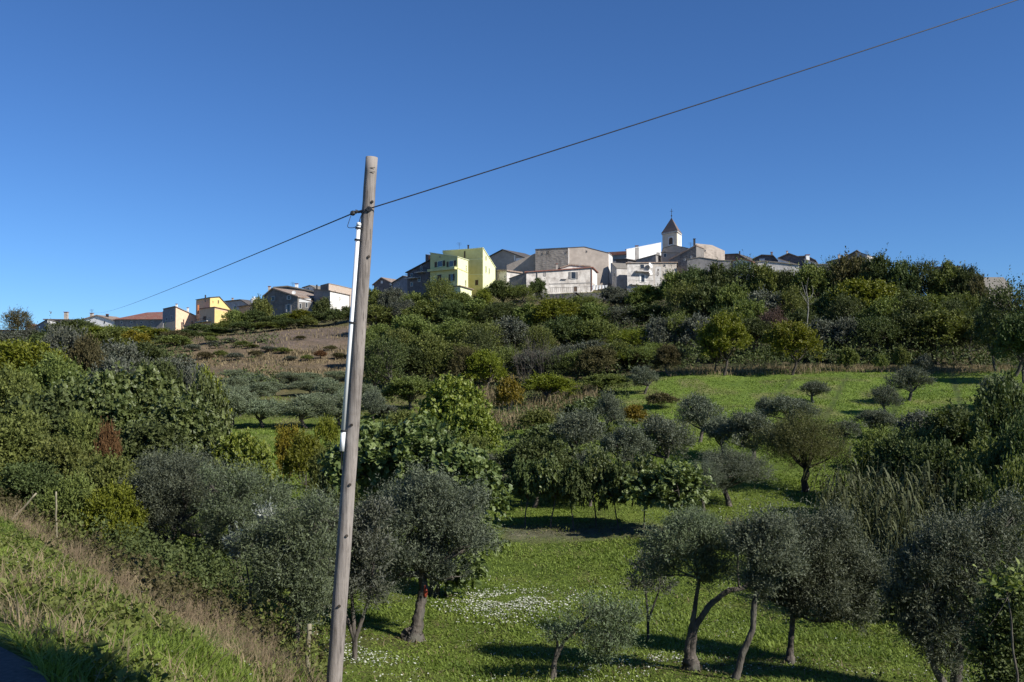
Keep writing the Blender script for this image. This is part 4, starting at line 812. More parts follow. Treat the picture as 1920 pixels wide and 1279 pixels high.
hero('olive_tree', 'olive tree', 'large dark olive tree crowding the lower right corner', 17,
     [[(1790,1320,0,0.128),(1795,1260,0,0.090),(1800,1200,0,0.077)],[(1790,1320,0,0.096),(1750,1250,0,0.058),(1740,1180,0,0.045)]],
     [(1790,1010,62),(1860,985,62),(1730,1060,55),(1800,1090,72),(1870,1080,62),(1700,1110,42),(1760,1160,58),(1840,1170,58),(1900,950,45),(1740,1010,36),(1720,1180,40),(1905,1040,45),(1770,1215,40),(1840,1225,40),(1700,1130,40)], 10901, mat='olive', seed=34, upd=.75, per=42, clump=.19, inner=.1, **OL)
hero('bramble_tree', 'shrub', 'tangled shrub with a few pale yellow leaves in the bottom right corner', 13.5,
     [[(1880,1340,0,.04),(1870,1270,0,.03),(1862,1200,0,.02)],[(1895,1340,0,.04),(1905,1260,0,.03),(1900,1190,0,.02)],[(1880,1340,0,.035),(1850,1280,0,.02),(1845,1220,0,.014)]],
     [(1880,1180,45),(1900,1120,38),(1860,1230,42),(1910,1230,42),(1890,1275,45)], 1500, L=.35, m=7, ll=.06, lw=.03, style='leaf6', mat='dark', seed=35, upd=.6, per=5, inner=.2)
hero('leafy_twig', 'shrub', 'spray of pale yellow leaves catching the sun at the right edge', 12.8,
     [[(1912,1400,0,.02),(1903,1330,0,.018),(1909,1270,0,.016),(1899,1220,0,.015),(1896,1160,0,.012),(1890,1120,0,.008)]], [(1888,1112,20),(1905,1105,16),(1862,1120,10),(1850,1180,10)], 26, L=.3, m=4, ll=.09, lw=.06, style='leaf6', mat='grassy', seed=36, per=3, inner=.2)
hero('olive_sapling', 'olive tree', 'small sparse olive sapling leaning right at the bottom centre', 18.2,
     [[(1030,1290,0,.055),(1040,1240,0,.045),(1055,1205,0,.035),(1080,1180,0,.028),(1100,1160,0,.02),(1118,1135,0,.014)],[(1040,1240,0,.04),(1046,1210,0,.03),(1040,1185,0,.018)]],
     [(1140,1150,44),(1165,1190,36),(1110,1190,36),(1070,1170,28),(1130,1215,30),(1040,1180,22),(1180,1145,24),(1100,1130,24)], 1204, mat='oliveg', seed=37, upd=.7, per=4, inner=.1, clump=.3, **OL)
hero('dry_shrub', 'shrub', 'thin half bare shrub on the grass left of the two stemmed olive', 22,
     [[(1215,1165,0,.03),(1212,1120,0,.02),(1205,1080,0,.014)],[(1215,1165,0,.03),(1235,1110,0,.02),(1240,1070,0,.012)]],
     [(1212,1070,32),(1238,1060,30),(1200,1105,26),(1240,1110,28)], 620, L=.35, m=6, ll=.07, lw=.03, style='diamond', mat='grey', seed=38, upd=.8, per=4, inner=.1)
# red painted scar + root mound of the thick olive
tr = next(o for o in bpy.data.objects if o.get('label', '').startswith('thick trunked olive')); b = np.array(tr.location)
g = Geo(); ps = np.array([P(796,1118,21.6), P(797,1108,21.62), P(795,1096,21.63)]) - b; g.tube(ps + [.02,-.085,0], [.035,.06,.03], 9); obj('painted_scar', g.mesh('painted_scar', M['redpaint'], True), tr)
g = Geo(); rng = np.random.default_rng(8)
for q in range(9):
    a = q*.7+rng.uniform(-.2,.2); l = rng.uniform(.22,.42); g.tube(bez((0,0,.22),(math.cos(a)*l,math.sin(a)*l,-.12),rng,.05,5),[.11,.10,.09,.06,.03],6)
obj('roots', g.mesh('roots', M['bark'], True), tr)

# ------------------------------------------------------------------ orchard and thickets
p = plant
# trellised fig row
for i, (u, vt, wp, Y) in enumerate([(984,868,66,38.5),(1030,858,70,38),(1078,872,66,37.6),(1118,852,72,38.2),(1160,868,72,37.4),(1205,860,74,37.8)]):
    p('figs', u, Y, vt, wp, 'small dark fig tree trained on short stems in the row behind the bare soil strip', group='fig trees in the low row', mat='dark' if i % 2 == 0 else 'fig')
p('figs', 1262, 36, 872, 150, 'umbrella shaped fig tree at the right end of the low fig row', mat='fig')
p('broadm', 1000, 43, 818, 150, 'dark broad leafed tree behind the left end of the fig row', mat='dark')
p('fign', 1090, 45, 840, 120, 'leafy fig bush behind the middle of the low fig row', mat='fig')
p('olivem', 1105, 42.5, 845, 92, 'small silver grey olive poking out above the fig row', mat='olive')
p('oliven', 1372, 43, 838, 160, 'wide grey olive tree on the grass right of the fig row'); p('oliven', 1320, 42, 862, 95, 'low grey olive between the umbrella fig and the wide grey olive')
p('oliven', 1300, 33.5, 950, 110, 'little silvery olive bush in front of the umbrella fig', mat='oliveg')
p('oliven', 1505, 47, 772, 185, 'brownish green willow like tree with a stout dark trunk mid right', mat='willow', bark='barkd')
for a in [(1403,55,772,125,'grey olive tree left of the stout trunked willow like tree'),(1352,57,778,70,'smaller olive between the round olive and the grey olive'),
          (1310,62,742,95,'round dark olive tree alone on the upper grass with a forked trunk'),(1240,52,778,120,'spreading grey olive below and left of the round dark olive'),
          (1172,50,798,105,'low grey olive left of the spreading grey olive'),(1082,55,764,110,'round grey olive above the fig bush with dark shade under it'),
          (1145,66,738,58,'thin trunked olive standing right of the round grey olive'),(1478,66,742,110,'wide low olive on the upper grass, centre of the slope'),
          (1432,68,745,42,'small dark olive touching the left of the wide low olive'),(1525,76,713,62,'small round olive with a pale thin trunk on the upper grass'),
          (1702,75,690,82,'tall grey olive in the middle of the upper right grass'),(1660,70,722,58,'olive just left and below the tall grey olive'),
          (1642,62,768,90,'grey olive at the left end of the dark right hand thicket'),(1868,70,702,84,'grey olive at the right end of the upper grass'),
          (1905,66,740,80,'grey olive at the right picture edge beside the upper grass'),(1790,57,775,80,'olive half sunk in the dark right hand thicket'),
          (1206,85,688,62,'olive with a visible trunk beneath the wood, centre'),(700,76,728,50,'little grey olive just right of the pole'),
          (1580,60,790,70,'pale olive between the willow like tree and the thicket'),(1730,58,770,75,'second olive sunk in the dark right hand thicket')]:
    p('olivem', a[0], a[1], a[2], a[3], a[4])
p('bushf', 1187, 72, 762, 62, 'yellow and rust tinted low bush on the grass near the thin trunked olive', mat='gold')
p('bushf', 1240, 78, 738, 60, 'reddish dry bush at the left end of the upper grass', mat='brown')
p('weedb', 1375, 38.5, 950, 44, 'small heap of rust red dry leaves on the grass below the wide grey olive', hmax=.5)
t = PLANTS[-1][0]; rng = np.random.default_rng(77); st = rng.normal(size=(120,3))*[.4,.3,.12]+[0,0,.25]
V, fs, ti = twig_leaves(rng, st, rdir(rng,120), .15, 4, .13, .09, 'leaf6', .2); obj('leaves', mesh_np('leaves', V, fs, LM['rust'], ti), t)
# olive grove left of the pole
for (Y, vt, us) in [(75,742,(432,492,568,640)),(82,728,(452,520,590,655)),(89,716,(425,478,545,612,668)),(96,708,(440,505,572,640)),(103,702,(415,470,535,600,660)),(110,698,(440,500,565,630))]:
    for i, u in enumerate(us):
        if (i + int(Y)) % 4 == 3 and Y > 80: continue
        p('olivem', u+(i*13) % 9, Y, vt+(i*11+int(Y)*3) % 15 - 6, 78*76/Y*(1.05 + (i % 3)*.12), 'grey olive tree in the dense grove left of the pole' if Y > 80 else 'front row olive of the grove left of the pole, trunk showing on the grass', mat='grove', group='olives of the left grove')
# left thicket of figs and broadleaves
for a in [('fign',262,42,692,215,'fig','big fig tree with glossy leaves in the middle of the left thicket'),('fign',385,42,705,95,'fig','upright fig tree at the right shoulder of the left thicket'),
          ('fign',345,37,750,180,'fig','fig tree whose sunlit leaves bulge toward the olive grove'),('fign',180,40,702,190,'fig','fig tree in the upper left thicket with broad leaves'),
          ('fign',455,36,812,130,'figy','low fig spreading right out of the left thicket'),('fign',285,34,795,170,'dark','dark fig tree above the grey olive on the left'),
          ('fign',95,38,735,180,'dark','dark leafed fig near the left edge'),('bushn',30,33,770,160,'mid','dense bush against the left picture edge'),
          ('bushn',120,30,820,150,'mid','dense mid green bush above the dry bank on the left'),('bushn',205,28,850,140,'mid','bush immediately left of the grey olive, mid green'),
          ('bushn',60,27,865,140,'dark','dark bush sitting on top of the dry bank'),('bushn',215,25,905,120,'yel','yellow green bush at the foot of the grey olive'),
          ('bushn',140,25,890,110,'mid','low bush behind the pale upright stakes'),('bushn',205,31,792,52,'rust','rust coloured patch of leaves amid the left thicket'),
          ('bushn',150,34,770,110,'mid','green bush under the rust patch side of the left thicket'),('bushn',15,28,900,90,'mid','bush at the left edge just over the bank'),
          ('broadm',40,62,635,175,'yel','light green tree in the upper left corner of the thicket'),('broadm',118,72,610,100,'grey','grey leafed tree left of centre in the upper thicket'),
          ('broadm',165,70,628,80,'brown','tree with rusty brown leaves in the upper left thicket'),('broadm',215,76,640,130,'grey','wide grey green tree behind the big fig'),
          ('broadm',330,80,668,130,'grey','grey green scrub tree above the right shoulder fig'),('bushf',385,72,700,70,'yel','yellow green bush where the olive grove meets the thicket'),
          ('broadm',272,98,640,90,'dark','very dark round tree below the long grey house'),('broadm',100,52,665,150,'mid','green tree low in the upper left thicket'),
          ('broadm',20,48,690,130,'mid','green tree against the left picture edge'),('broadm',290,62,672,110,'dark','dark tree peeping over the big fig'),
          ('broadm',215,60,668,110,'grey','dull green tree crest behind the glossy fig'),('broadm',360,66,690,80,'grey','dull scrub tree at the edge of the olive grove')]:
    p(*a[:5], a[6], mat=a[5])
for a in [(122,150,602,80,'dark'),(152,165,598,60,'dark'),(190,160,609,80,'yel'),(228,150,613,90,'mid'),(262,160,613,80,'yel'),(295,155,616,75,'yel'),(328,150,620,56,'brown'),(84,140,622,70,'dark'),(50,150,618,70,'grey'),
          (245,135,622,80,'gold'),(205,130,620,90,'mid'),(330,140,628,60,'mid'),(10,140,622,70,'grey'),(350,160,618,50,'dark')]:
    p('broad', *a[:4], None, mat=a[4]); PLANTS[-1][0]['auto'] = a[4]
p('airy', 30, 175, 580, 62, 'bare looking grey brown tree against the sky at the far left', mat='brown')
# belt of scrub under the left houses
for a in [(372,190,608,45,'dark'),(395,186,610,45,'dark'),(420,182,602,50,'mid'),(440,190,583,45,'mid'),(455,185,589,45,'mid'),(475,186,581,50,'dark'),(490,190,559,42,'mid'),(512,182,593,55,'dark'),(540,180,587,50,'mid'),(565,178,581,52,'yel'),
          (590,178,585,50,'dark'),(605,185,563,45,'dark'),(628,176,581,45,'dark'),(650,178,577,45,'dark'),(410,172,614,60,'dark'),(460,170,603,60,'dark'),(500,168,603,60,'mid'),(360,175,624,50,'dark'),(535,170,597,55,'dark'),(385,168,624,45,'mid'),(575,172,595,45,'mid')]:
    p('broad' if a[3] > 48 else 'bushf', *a[:4], None, mat=a[4]); PLANTS[-1][0]['auto'] = a[4]
# scrubby bushes on the brown slope
for a in [(430,150,634,34,'grey'),(455,142,640,36,'mid'),(505,134,650,40,'grey'),(405,142,640,34,'grey'),(530,132,652,32,'mid'),(562,146,630,24,'brown'),(620,136,648,24,'brown'),(360,138,646,34,'grey'),(600,128,658,26,'rust'),(480,130,658,30,'brown'),(385,130,660,32,'brown'),(415,132,658,30,'mid'),(440,128,662,34,'grey'),(472,140,646,28,'mid'),(490,146,636,26,'grey'),(545,126,668,28,'grey'),(575,126,666,26,'mid'),(635,128,662,30,'brown'),(395,150,630,28,'mid'),(345,130,664,30,'grey')]:
    p('bushf', *a[:4], None, mat=a[4]); PLANTS[-1][0]['auto'] = a[4]
# lower centre shrubs
for a in [('fign',850,60,706,140,'figy','yellowing fig bush in the sun above the big fig, centre'),('fign',880,56,760,110,'figy','leafy light green bush just under the yellowing fig'),('bushf',952,80,712,56,'gold','golden green round bush beside the dry brush, centre'),
          ('broadm',1030,84,700,105,'yel','wide olive green bush right of the golden bush'),('broadm',1135,86,700,90,'mid','mixed green and brown shrub under the wood, centre'),('fign',1105,72,745,95,'fig','light leafed fig in front of the mixed shrub'),
          ('bushn',885,50,815,95,'mid','soft green bush between the big fig and the fig row'),('fign',1020,58,795,90,'fig','fig bush left of the round grey olive'),('bushn',820,42,800,90,'fig','green bush rising behind the big fig crown'),
          ('bushf',760,66,775,80,'mid','dull bush between the pole and the yellowing fig'),('broadm',770,84,705,110,'mid','green tree at the lower end of the black shaded gap'),('bushn',545,47,795,70,'gold','golden bush on the grass left of the pole'),
          ('bushn',575,44,810,80,'yel','yellow green bush beside the golden bush, near the pole'),('bushf',615,60,785,44,'yel','bright yellow leafed sapling just left of the conduit foot'),('bushn',610,40,835,70,'mid','green bush touching the pole on its left side'),
          ('bushn',770,58,800,80,'brown','rusty brown low bush behind the big fig'),('fign',640,33,850,90,'dark','dark fig leaves either side of the pole'),('bushf',1150,58,800,50,'mid','little bush between grey olives, centre right'),
          ('bushn',930,47,850,60,'grey','grey bush at the left end of the fig row'),('bushf',1010,68,770,70,'mid','dull bush below the golden bush'),('bushf',720,80,760,60,'grey','grey bush in the grass strip right of the pole')]:
    p(*a[:5], a[6], mat=a[5])
# woods, centre
W = [(700,178,552,58,'mid'),(735,176,545,60,'grey'),(775,172,548,66,'mid'),(822,172,530,62,'mid'),(858,170,548,64,'mid'),(905,172,539,48,'yel'),(935,178,532,58,'dark'),(975,176,535,74,'mid'),(1008,180,533,34,'dark'),(1150,172,540,50,'grey'),
 (1040,168,560,74,'yel'),(1092,166,562,84,'mid'),(1172,170,552,70,'grey'),(1214,166,544,74,'mid'),(705,152,575,80,'mid'),(755,152,562,84,'grey'),(800,150,572,94,'mid'),(850,148,565,84,'dark'),(895,150,562,80,'mid'),(940,146,572,94,'dark'),(990,144,572,84,'mid'),
 (1050,142,570,104,'yel'),(1110,142,572,84,'mid'),(1162,142,574,84,'grey'),(1215,142,575,94,'dark'),(715,128,608,94,'mid'),(770,124,600,104,'mid'),(850,122,604,120,'mid'),(900,118,602,94,'mid'),(1060,120,600,110,'dark'),(1120,118,602,94,'mid'),
 (1192,114,615,104,'yel'),(1240,112,600,80,'grey'),(950,122,596,90,'grey'),(722,95,640,96,'dark'),(805,102,628,120,'mid'),(860,100,640,100,'mid'),(900,104,622,80,'dark'),(1110,104,640,84,'grey'),(1160,102,650,80,'mid'),(1010,112,615,80,'mid'),(690,120,620,60,'mid'),(745,108,622,80,'mid'),(1060,106,650,70,'grey'),(1230,104,640,80,'mid'),(1190,100,660,70,'brown')]
W += [(u, 97+(u*7) % 5, 652+(u*13) % 16, 78, ('mid','grey','dark','mid','brown','yel')[k % 6]) for k, u in enumerate(range(700, 1240, 42))]
for i, a in enumerate(W):
    p((('broad', 'airy', 'broad', 'broadm')[(i*7) % 4]) if a[1] > 125 else ('broadm', 'airy', 'broadm')[i % 3], a[0], a[1], a[2] + (i*5) % 13 - 10, a[3]*(.85 + (i*3 % 5)*.07), None, mat=a[4]); PLANTS[-1][0]['auto'] = a[4]
for u, vt in ((985,640),(1015,635),(1040,655)): p('bare', u, 98, vt, 44, 'leafless grey shrub at the foot of the central wood', group='leafless shrubs at the central wood foot')
# woods, right
W = [(1265,162,520,74,'mid'),(1302,160,505,74,'dark'),(1345,158,498,78,'dark'),(1392,158,495,78,'dark'),(1432,156,500,74,'mid'),(1472,156,503,72,'dark'),(1515,154,500,74,'mid'),(1556,154,492,78,'dark'),(1600,153,483,80,'brown'),(1648,150,480,84,'dark'),
 (1694,148,488,80,'dark'),(1736,148,495,80,'dark'),(1778,146,498,76,'mid'),(1812,144,508,60,'dark'),(1836,140,524,44,'brown'),(1282,138,528,94,'mid'),(1326,136,540,80,'dark'),(1372,134,536,104,'mid'),(1432,132,540,84,'grey'),(1482,130,545,80,'mid'),(1560,128,546,94,'dark'),
 (1622,126,530,130,'yel'),(1692,124,545,94,'dark'),(1752,122,550,130,'mid'),(1812,120,556,84,'mid'),(1272,112,588,90,'mid'),(1310,110,600,80,'grey'),(1412,108,600,94,'dark'),(1448,112,580,60,'mauve'),(1540,108,606,94,'grey'),(1592,106,598,84,'grey'),
 (1642,104,590,94,'dark'),(1700,104,592,104,'dark'),(1762,104,580,130,'mid'),(1822,103,600,94,'dark'),(1360,118,580,80,'dark'),(1500,116,580,80,'dark'),(1590,118,560,90,'dark'),(1660,114,560,90,'mid'),(1720,112,565,90,'dark'),(1790,112,565,90,'dark'),(1400,120,560,80,'mid'),(1845,106,580,60,'dark')]
for i, a in enumerate(W):
    p((('broad', 'airy', 'broad', 'broadm')[(i*7) % 4]) if a[1] > 125 else ('broadm', 'airy', 'broadm')[i % 3], a[0], a[1], a[2] + (i*5) % 13 - 10, a[3]*(.85 + (i*3 % 5)*.07), None, mat=a[4]); PLANTS[-1][0]['auto'] = a[4]
p('broadm', 1357, 93, 585, 96, 'yellow green topped tree with a forked dark trunk at the meadow edge', mat='yel', bark='barkd'); p('broadm', 1483, 93, 600, 104, 'bright yellow green tree with a dark trunk standing out on the meadow', mat='yel', bark='barkd')
p('broadm', 1340, 94.5, 622, 66, 'brown leaved lower crown beside the forked dark trunk', mat='brown', bark='barkd'); p('broadm', 1255, 94, 645, 60, 'small brownish tree where the meadow begins', mat='brown')
p('airy', 1900, 90, 528, 130, 'tall dark tree against the sky at the right picture edge', mat='dark'); p('broadm', 1868, 94, 572, 90, 'dark tree beside the tall one at the right picture edge', mat='dark'); p('broadm', 1920, 84, 585, 110, 'dark crown below the tall tree at the right picture edge', mat='dark')
for a in [(1690,93,652,30,'slim sapling with upright leaves at the wood edge'),(1732,92,668,36,'little grey green sapling at the wood edge, right'),(1652,93,666,26,'small leafy sapling near the straw at the wood edge'),(1590,94,655,40,'pale green shrub at the meadow end of the right wood')]:
    p('bushf', *a[:4], a[4], mat='mid' if a[0] != 1732 else 'grey')
# bare white birch like trunk
g = Geo(); Yb = 104; b0 = P(1513, 628, Yb); r = thing('pale_bare_tree', 'slender bare pale trunked tree in front of the dark right wood', 'tree', tuple(b0)); rng = np.random.default_rng(3)
q = np.array([P(1513,628,Yb),P(1514,600,Yb),P(1516,580,Yb),P(1515,560,Yb),P(1510,535,Yb)])-b0; g.tube(q, [.075,.065,.055,.045,.02], 7)
for (u0,v0,u1,v1) in [(1515,580,1524,556),(1516,575,1506,552),(1515,562,1522,535),(1514,568,1500,545),(1512,550,1516,520),(1516,572,1530,562),(1512,556,1503,528)]:
    g.tube(bez(P(u0,v0,Yb)-b0, P(u1,v1,Yb+rng.uniform(-1,1))-b0, rng, .12, 5), np.linspace(.03,.01,5), 4)
g.obj('trunk', M['barkw'], r, True)
# right thicket + canes
for a in [('bushn',1700,40,800,150,'dark','dark bush forming the left shoulder of the right thicket'),('broadm',1790,42,760,170,'dark','dark tree in the heart of the right hand thicket'),('broadm',1880,38,700,150,'dark','tall dark tree of the thicket at the right edge'),
          ('bushn',1650,44,805,110,'mid','green bush above the pampas like canes'),('bushn',1850,33,820,170,'mid','dull green bush low in the right thicket'),('bushn',1750,35,820,140,'dark','dark bush behind the giant canes'),
          ('broadm',1915,31,780,150,'dark','dark bush mass at the right picture edge'),('broadm',1720,50,770,100,'grey','grey tree top behind the dark thicket'),('bushn',1820,27,880,140,'dark','dark bush between the canes and the corner olive'),('bushn',1900,24,860,130,'mid','leafy bush behind the corner olive, right edge')]:
    p(*a[:5], a[6], mat=a[5])
for a in [(1552,30,860,90),(1590,29,846,110),(1640,28,840,110),(1690,27.5,846,110),(1740,27,854,110),(1580,33,830,90),(1625,33,816,110),(1680,32,816,110),(1735,31,826,110),(1790,29,846,110),(1660,25,883,95),(1720,24.5,893,90),(1580,26.5,898,80)]:
    p('cane', *a, 'clump of arching giant canes at the left side of the right hand thicket', group='giant canes')

# ------------------------------------------------------------------ ground cover
def in_frame_scatter(rng, n, u0, u1, Y0, Y1, pw=1.0):
    u = rng.uniform(u0, u1, n); Y = np.exp(rng.uniform(math.log(Y0), math.log(Y1), n)) if pw == 1 else (Y0**pw + rng.random(n)*(Y1**pw - Y0**pw))**(1/pw)
    x = (u-960)/F*Y; return x, Y, u
def blades(rng, x, y, h, w, lean=.45, curve=True):
    n = len(x); z = ground(x, y); a = rng.uniform(0, 6.28, n); d = np.stack([np.cos(a), np.sin(a), np.zeros(n)], 1); s = np.stack([-d[:, 1], d[:, 0], np.zeros(n)], 1)
    h = h*rng.uniform(.5, 1.4, n); b = np.stack([x, y, z-.02], 1); ln = (rng.uniform(.1, 1., n)*lean*h)[:, None]; hw = (w*.5)[:, None] if np.ndim(w) else w*.5
    m = b + d*ln*.35 + UP*(h*.6)[:, None]; t = b + d*ln*1.1 + UP*(h*.95)[:, None]
    V = np.stack([b - s*hw, b + s*hw, m + s*hw*.75, t, m - s*hw*.75], 1).reshape(-1, 3)
    i = np.arange(n)[:, None]*5; return V, [i + np.array([0,1,2,4]), i + np.array([4,2,3])], np.repeat(np.clip(rng.random(n)*.45 + (vnoise(x, y, 1.7)*.5 + vnoise(x, y+30, .5)*.5 - .25)*1.1, 0, 1), 5)
def stuff(name, lab, parts, mat, cat=None):
    Vs, Fs, Ts, n = [], [], [], 0
    for V, fs, t in parts:
        Vs.append(V); Ts.append(t); Fs += [f + n for f in fs]; n += len(V)
    o = obj(name, mesh_np(name, np.concatenate(Vs), Fs, mat, np.concatenate(Ts))); return tag(o, lab, cat or name.replace('_', ' '), kind='stuff')
rng = np.random.default_rng(42)
def keep(x, y, *more):
    m = sdist(x, y) > .05; return m
# near bank
x, y, u = in_frame_scatter(rng, 150000, -60, 640, 4.2, 22, 1.15); s = sdist(x, y); dn = vnoise(x, y, .8)
edge = sstep(2.0, 3.2, s)
mg = (s > .02) & (s < 7) & (rng.random(len(x)) < (.95 - edge*.5)) & (dn + rng.random(len(x))*.3 > .42 + .35*(s < .3))
gA = blades(rng, x[mg], y[mg], .035 + .13*dn[mg]*vnoise(x[mg]+3, y[mg], .35), .008 + .0009*y[mg], 1.4)
x, y, u = in_frame_scatter(rng, 110000, -60, 640, 4.2, 22, 1.15); s = sdist(x, y); edge = sstep(2.0, 3.2, s)
mdry = (s > .1) & (s < 6.5) & (rng.random(len(x)) < .03 + .22*edge*(s < 5.0) + .10*(vnoise(x+60, y, 1.1) > .62))
dA = blades(rng, x[mdry], y[mdry], .07 + .17*vnoise(x[mdry]+5, y[mdry], .6), .004 + .0008*y[mdry], 1.8)
# near field grass
x, y, u = in_frame_scatter(rng, 260000, -50, 2000, 14, 62, .9); s = sdist(x, y); nn = vnoise(x, y, 2.3)
soilm = (np.abs(y-37.2) < 1.7) & (u > 930) & (u < 1330)
m = (s > 6) & (nn + rng.random(len(x))*.5 > .3) & ~(soilm & (rng.random(len(x)) < .9))
gB = blades(rng, x[m], y[m], .04 + .11*nn[m]*vnoise(x[m]+7, y[m], .9), .013 + .0011*y[m], 1.3)
# broad clover like leaves
x, y, u = in_frame_scatter(rng, 95000, -50, 2000, 13, 48, .9); s = sdist(x, y); k = (s > 6) & (vnoise(x+3, y, 1.6) > .42) & ~((np.abs(y-37.2) < 1.7) & (u > 930) & (u < 1330)); x, y = x[k], y[k]
gC = blades(rng, x, y, np.full(len(x), .05), .035 + .0008*y, 2.6)
x, y, u = in_frame_scatter(rng, 70000, 1100, 2000, 55, 97, 1.); k = (vnoise(x, y, 2.8) + rng.random(len(x))*.4 > .38) & ~((np.abs(np.mod(x - (y-80)*.45, 5.2) - 2.6) < .3) & (y > 62) & (u > 1380))
gD = blades(rng, x[k], y[k], np.full(k.sum(), .10), .05 + .0004*y[k], 1.2)
x, y, u = in_frame_scatter(rng, 16000, 380, 1000, 55, 95, 1.); gE = blades(rng, x, y, np.full(len(x), .13), .05 + .0004*y, 1.)
stuff('grass', 'green grass covering the orchard floor and the roadside bank', [gA, gB, gC, gD, gE], LM['grass'])
x, y, u = in_frame_scatter(rng, 16000, 300, 2000, 14, 90, .9); s = sdist(x, y); k = (s > 6) & (vnoise(x+40, y+9, 3.3) + rng.random(len(x))*.35 > .72)
dB = blades(rng, x[k], y[k], .05 + .07*rng.random(k.sum()), .008 + .0008*y[k], 1.8)
x2, y2, u2 = in_frame_scatter(rng, 20000, 330, 700, 112, 176, 1.); k = vnoise(x2, y2, 2.5)*.6 + rng.random(len(x2))*.5 > .55; k &= ~((y2 > 136) & (rng.random(len(x2)) < .85))
dC = blades(rng, x2[k], y2[k], .2 + .5*vnoise(x2[k], y2[k], 5.), .12, .9)
x3, y3, u3 = in_frame_scatter(rng, 12000, 860, 1120, 72, 97, 1.); k = vnoise(x3, y3, 3.) > .5
dD = blades(rng, x3[k], y3[k], .5 + .7*rng.random(k.sum()), .06, .5)
x4, y4, u4 = in_frame_scatter(rng, 4000, 1250, 1900, 93, 99, 1.); dE = blades(rng, x4, y4, .25 + .4*rng.random(len(x4)), .05, .6)
x5, y5, u5 = in_frame_scatter(rng, 7000, 740, 870, 58, 74, 1.); dF = blades(rng, x5, y5, .3 + .3*rng.random(len(x5)), .04, .6)
stuff('dry_grass', 'pinkish straw coloured dry grass on the bank edge and the bare slope', [dA, dB, dC, dD, dE, dF], LM['dry'])
# undergrowth in the wood and the thickets
parts = []
x, y, u = in_frame_scatter(rng, 26000, -60, 2000, 97, 184, 1.); k = ~((u > 320) & (u < 690) & (y < 178) & ((vnoise(x, y, 5.) < .62) | (u > 520) | (y > 152))); x, y = x[k], y[k]
st = np.stack([x, y, ground(x, y) + rng.uniform(.1, 3.2, len(x))*vnoise(x, y, 6.)], 1); parts.append(twig_leaves(rng, st, nrm(rdir(rng, len(x)) + UP*.7), .9, 6, .26, .18, 'diamond'))
x, y, u = in_frame_scatter(rng, 9000, -60, 500, 20, 46, 1.); k = sdist(x, y) > 5.5; x, y = x[k], y[k]
st = np.stack([x, y, ground(x, y) + rng.uniform(.05, 1.0, len(x))], 1); parts.append(twig_leaves(rng, st, nrm(rdir(rng, len(x)) + UP*.7), .4, 7, .075, .05, 'leaf6'))
x, y, u = in_frame_scatter(rng, 3500, -60, 430, 44, 95, 1.); k = sdist(x, y) > 5.5; x, y = x[k], y[k]
st = np.stack([x, y, ground(x, y) + rng.uniform(.05, 1.3, len(x))], 1); parts.append(twig_leaves(rng, st, nrm(rdir(rng, len(x)) + UP*.7), .5, 6, .16, .12, 'leaf6'))
x, y, u = in_frame_scatter(rng, 3500, 1560, 2000, 24, 66, 1.); st = np.stack([x, y, ground(x, y) + rng.uniform(.05, 1.2, len(x))], 1); parts.append(twig_leaves(rng, st, nrm(rdir(rng, len(x)) + UP*.7), .5, 6, .14, .08, 'diamond'))
x, y, u = in_frame_scatter(rng, 3200, 690, 1180, 60, 96, 1.); k = vnoise(x, y, 4.) > .5; x, y = x[k], y[k]; st = np.stack([x, y, ground(x, y) + rng.uniform(.05, .8, len(x))], 1); parts.append(twig_leaves(rng, st, nrm(rdir(rng, len(x)) + UP*.7), .5, 6, .18, .12, 'diamond'))
stuff('undergrowth', 'dark green undergrowth filling the wood and the thickets', parts, LM['dark'])
# brambly weeds on the drop of the bank
x, y, u = in_frame_scatter(rng, 5200, -40, 640, 8.5, 30, 1.1); s = sdist(x, y); k = (s > 3.0) & (s < 8.5) & (vnoise(x, y, 1.4) > .4); x, y = x[k], y[k]
st = np.stack([x, y, ground(x, y) + rng.uniform(.0, .45, len(x))], 1); q = twig_leaves(rng, st, nrm(rdir(rng, len(x)) + UP*.8), .28, 7, .06, .035, 'leaf6')
stuff('brambles', 'brownish brambles tangled on the drop of the roadside bank', [q], LM['brown'])
x, y, u = in_frame_scatter(rng, 5200, -60, 620, 4.2, 20, 1.2); s = sdist(x, y); k = (s > .3) & (s < 4) & (vnoise(x+19, y, .8) > .56); x, y = x[k], y[k]
st = np.stack([x, y, ground(x, y) + rng.uniform(.0, .09, len(x))], 1); qb = twig_leaves(rng, st, nrm(rdir(rng, len(x)) + UP*.5), .12, 6, .05, .032, 'leaf6')
x, y, u = in_frame_scatter(rng, 2600, -40, 640, 8.5, 30, 1.1); s = sdist(x, y); k = (s > 3.4) & (s < 9) & (vnoise(x+9, y, 1.9) > .45); x, y = x[k], y[k]
st = np.stack([x, y, ground(x, y) + rng.uniform(.0, .4, len(x))], 1); q = twig_leaves(rng, st, nrm(rdir(rng, len(x)) + UP*.8), .28, 7, .07, .045, 'leaf6')
x, y, u = in_frame_scatter(rng, 5200, 620, 1800, 15, 48, .9); k = (vnoise(x+80, y, 1.5) > .66) & (vnoise(x, y+12, .6) > .4); x, y = x[k], y[k]
st = np.stack([x, y, ground(x, y) + rng.uniform(.0, .14, len(x))], 1); qc = twig_leaves(rng, st, nrm(rdir(rng, len(x)) + UP*.6), .16, 6, .06, .035, 'leaf6')
stuff('weeds', 'low leafy green weeds on the roadside bank and in the orchard grass', [q, qb, qc], LM['mid'])
lt = []
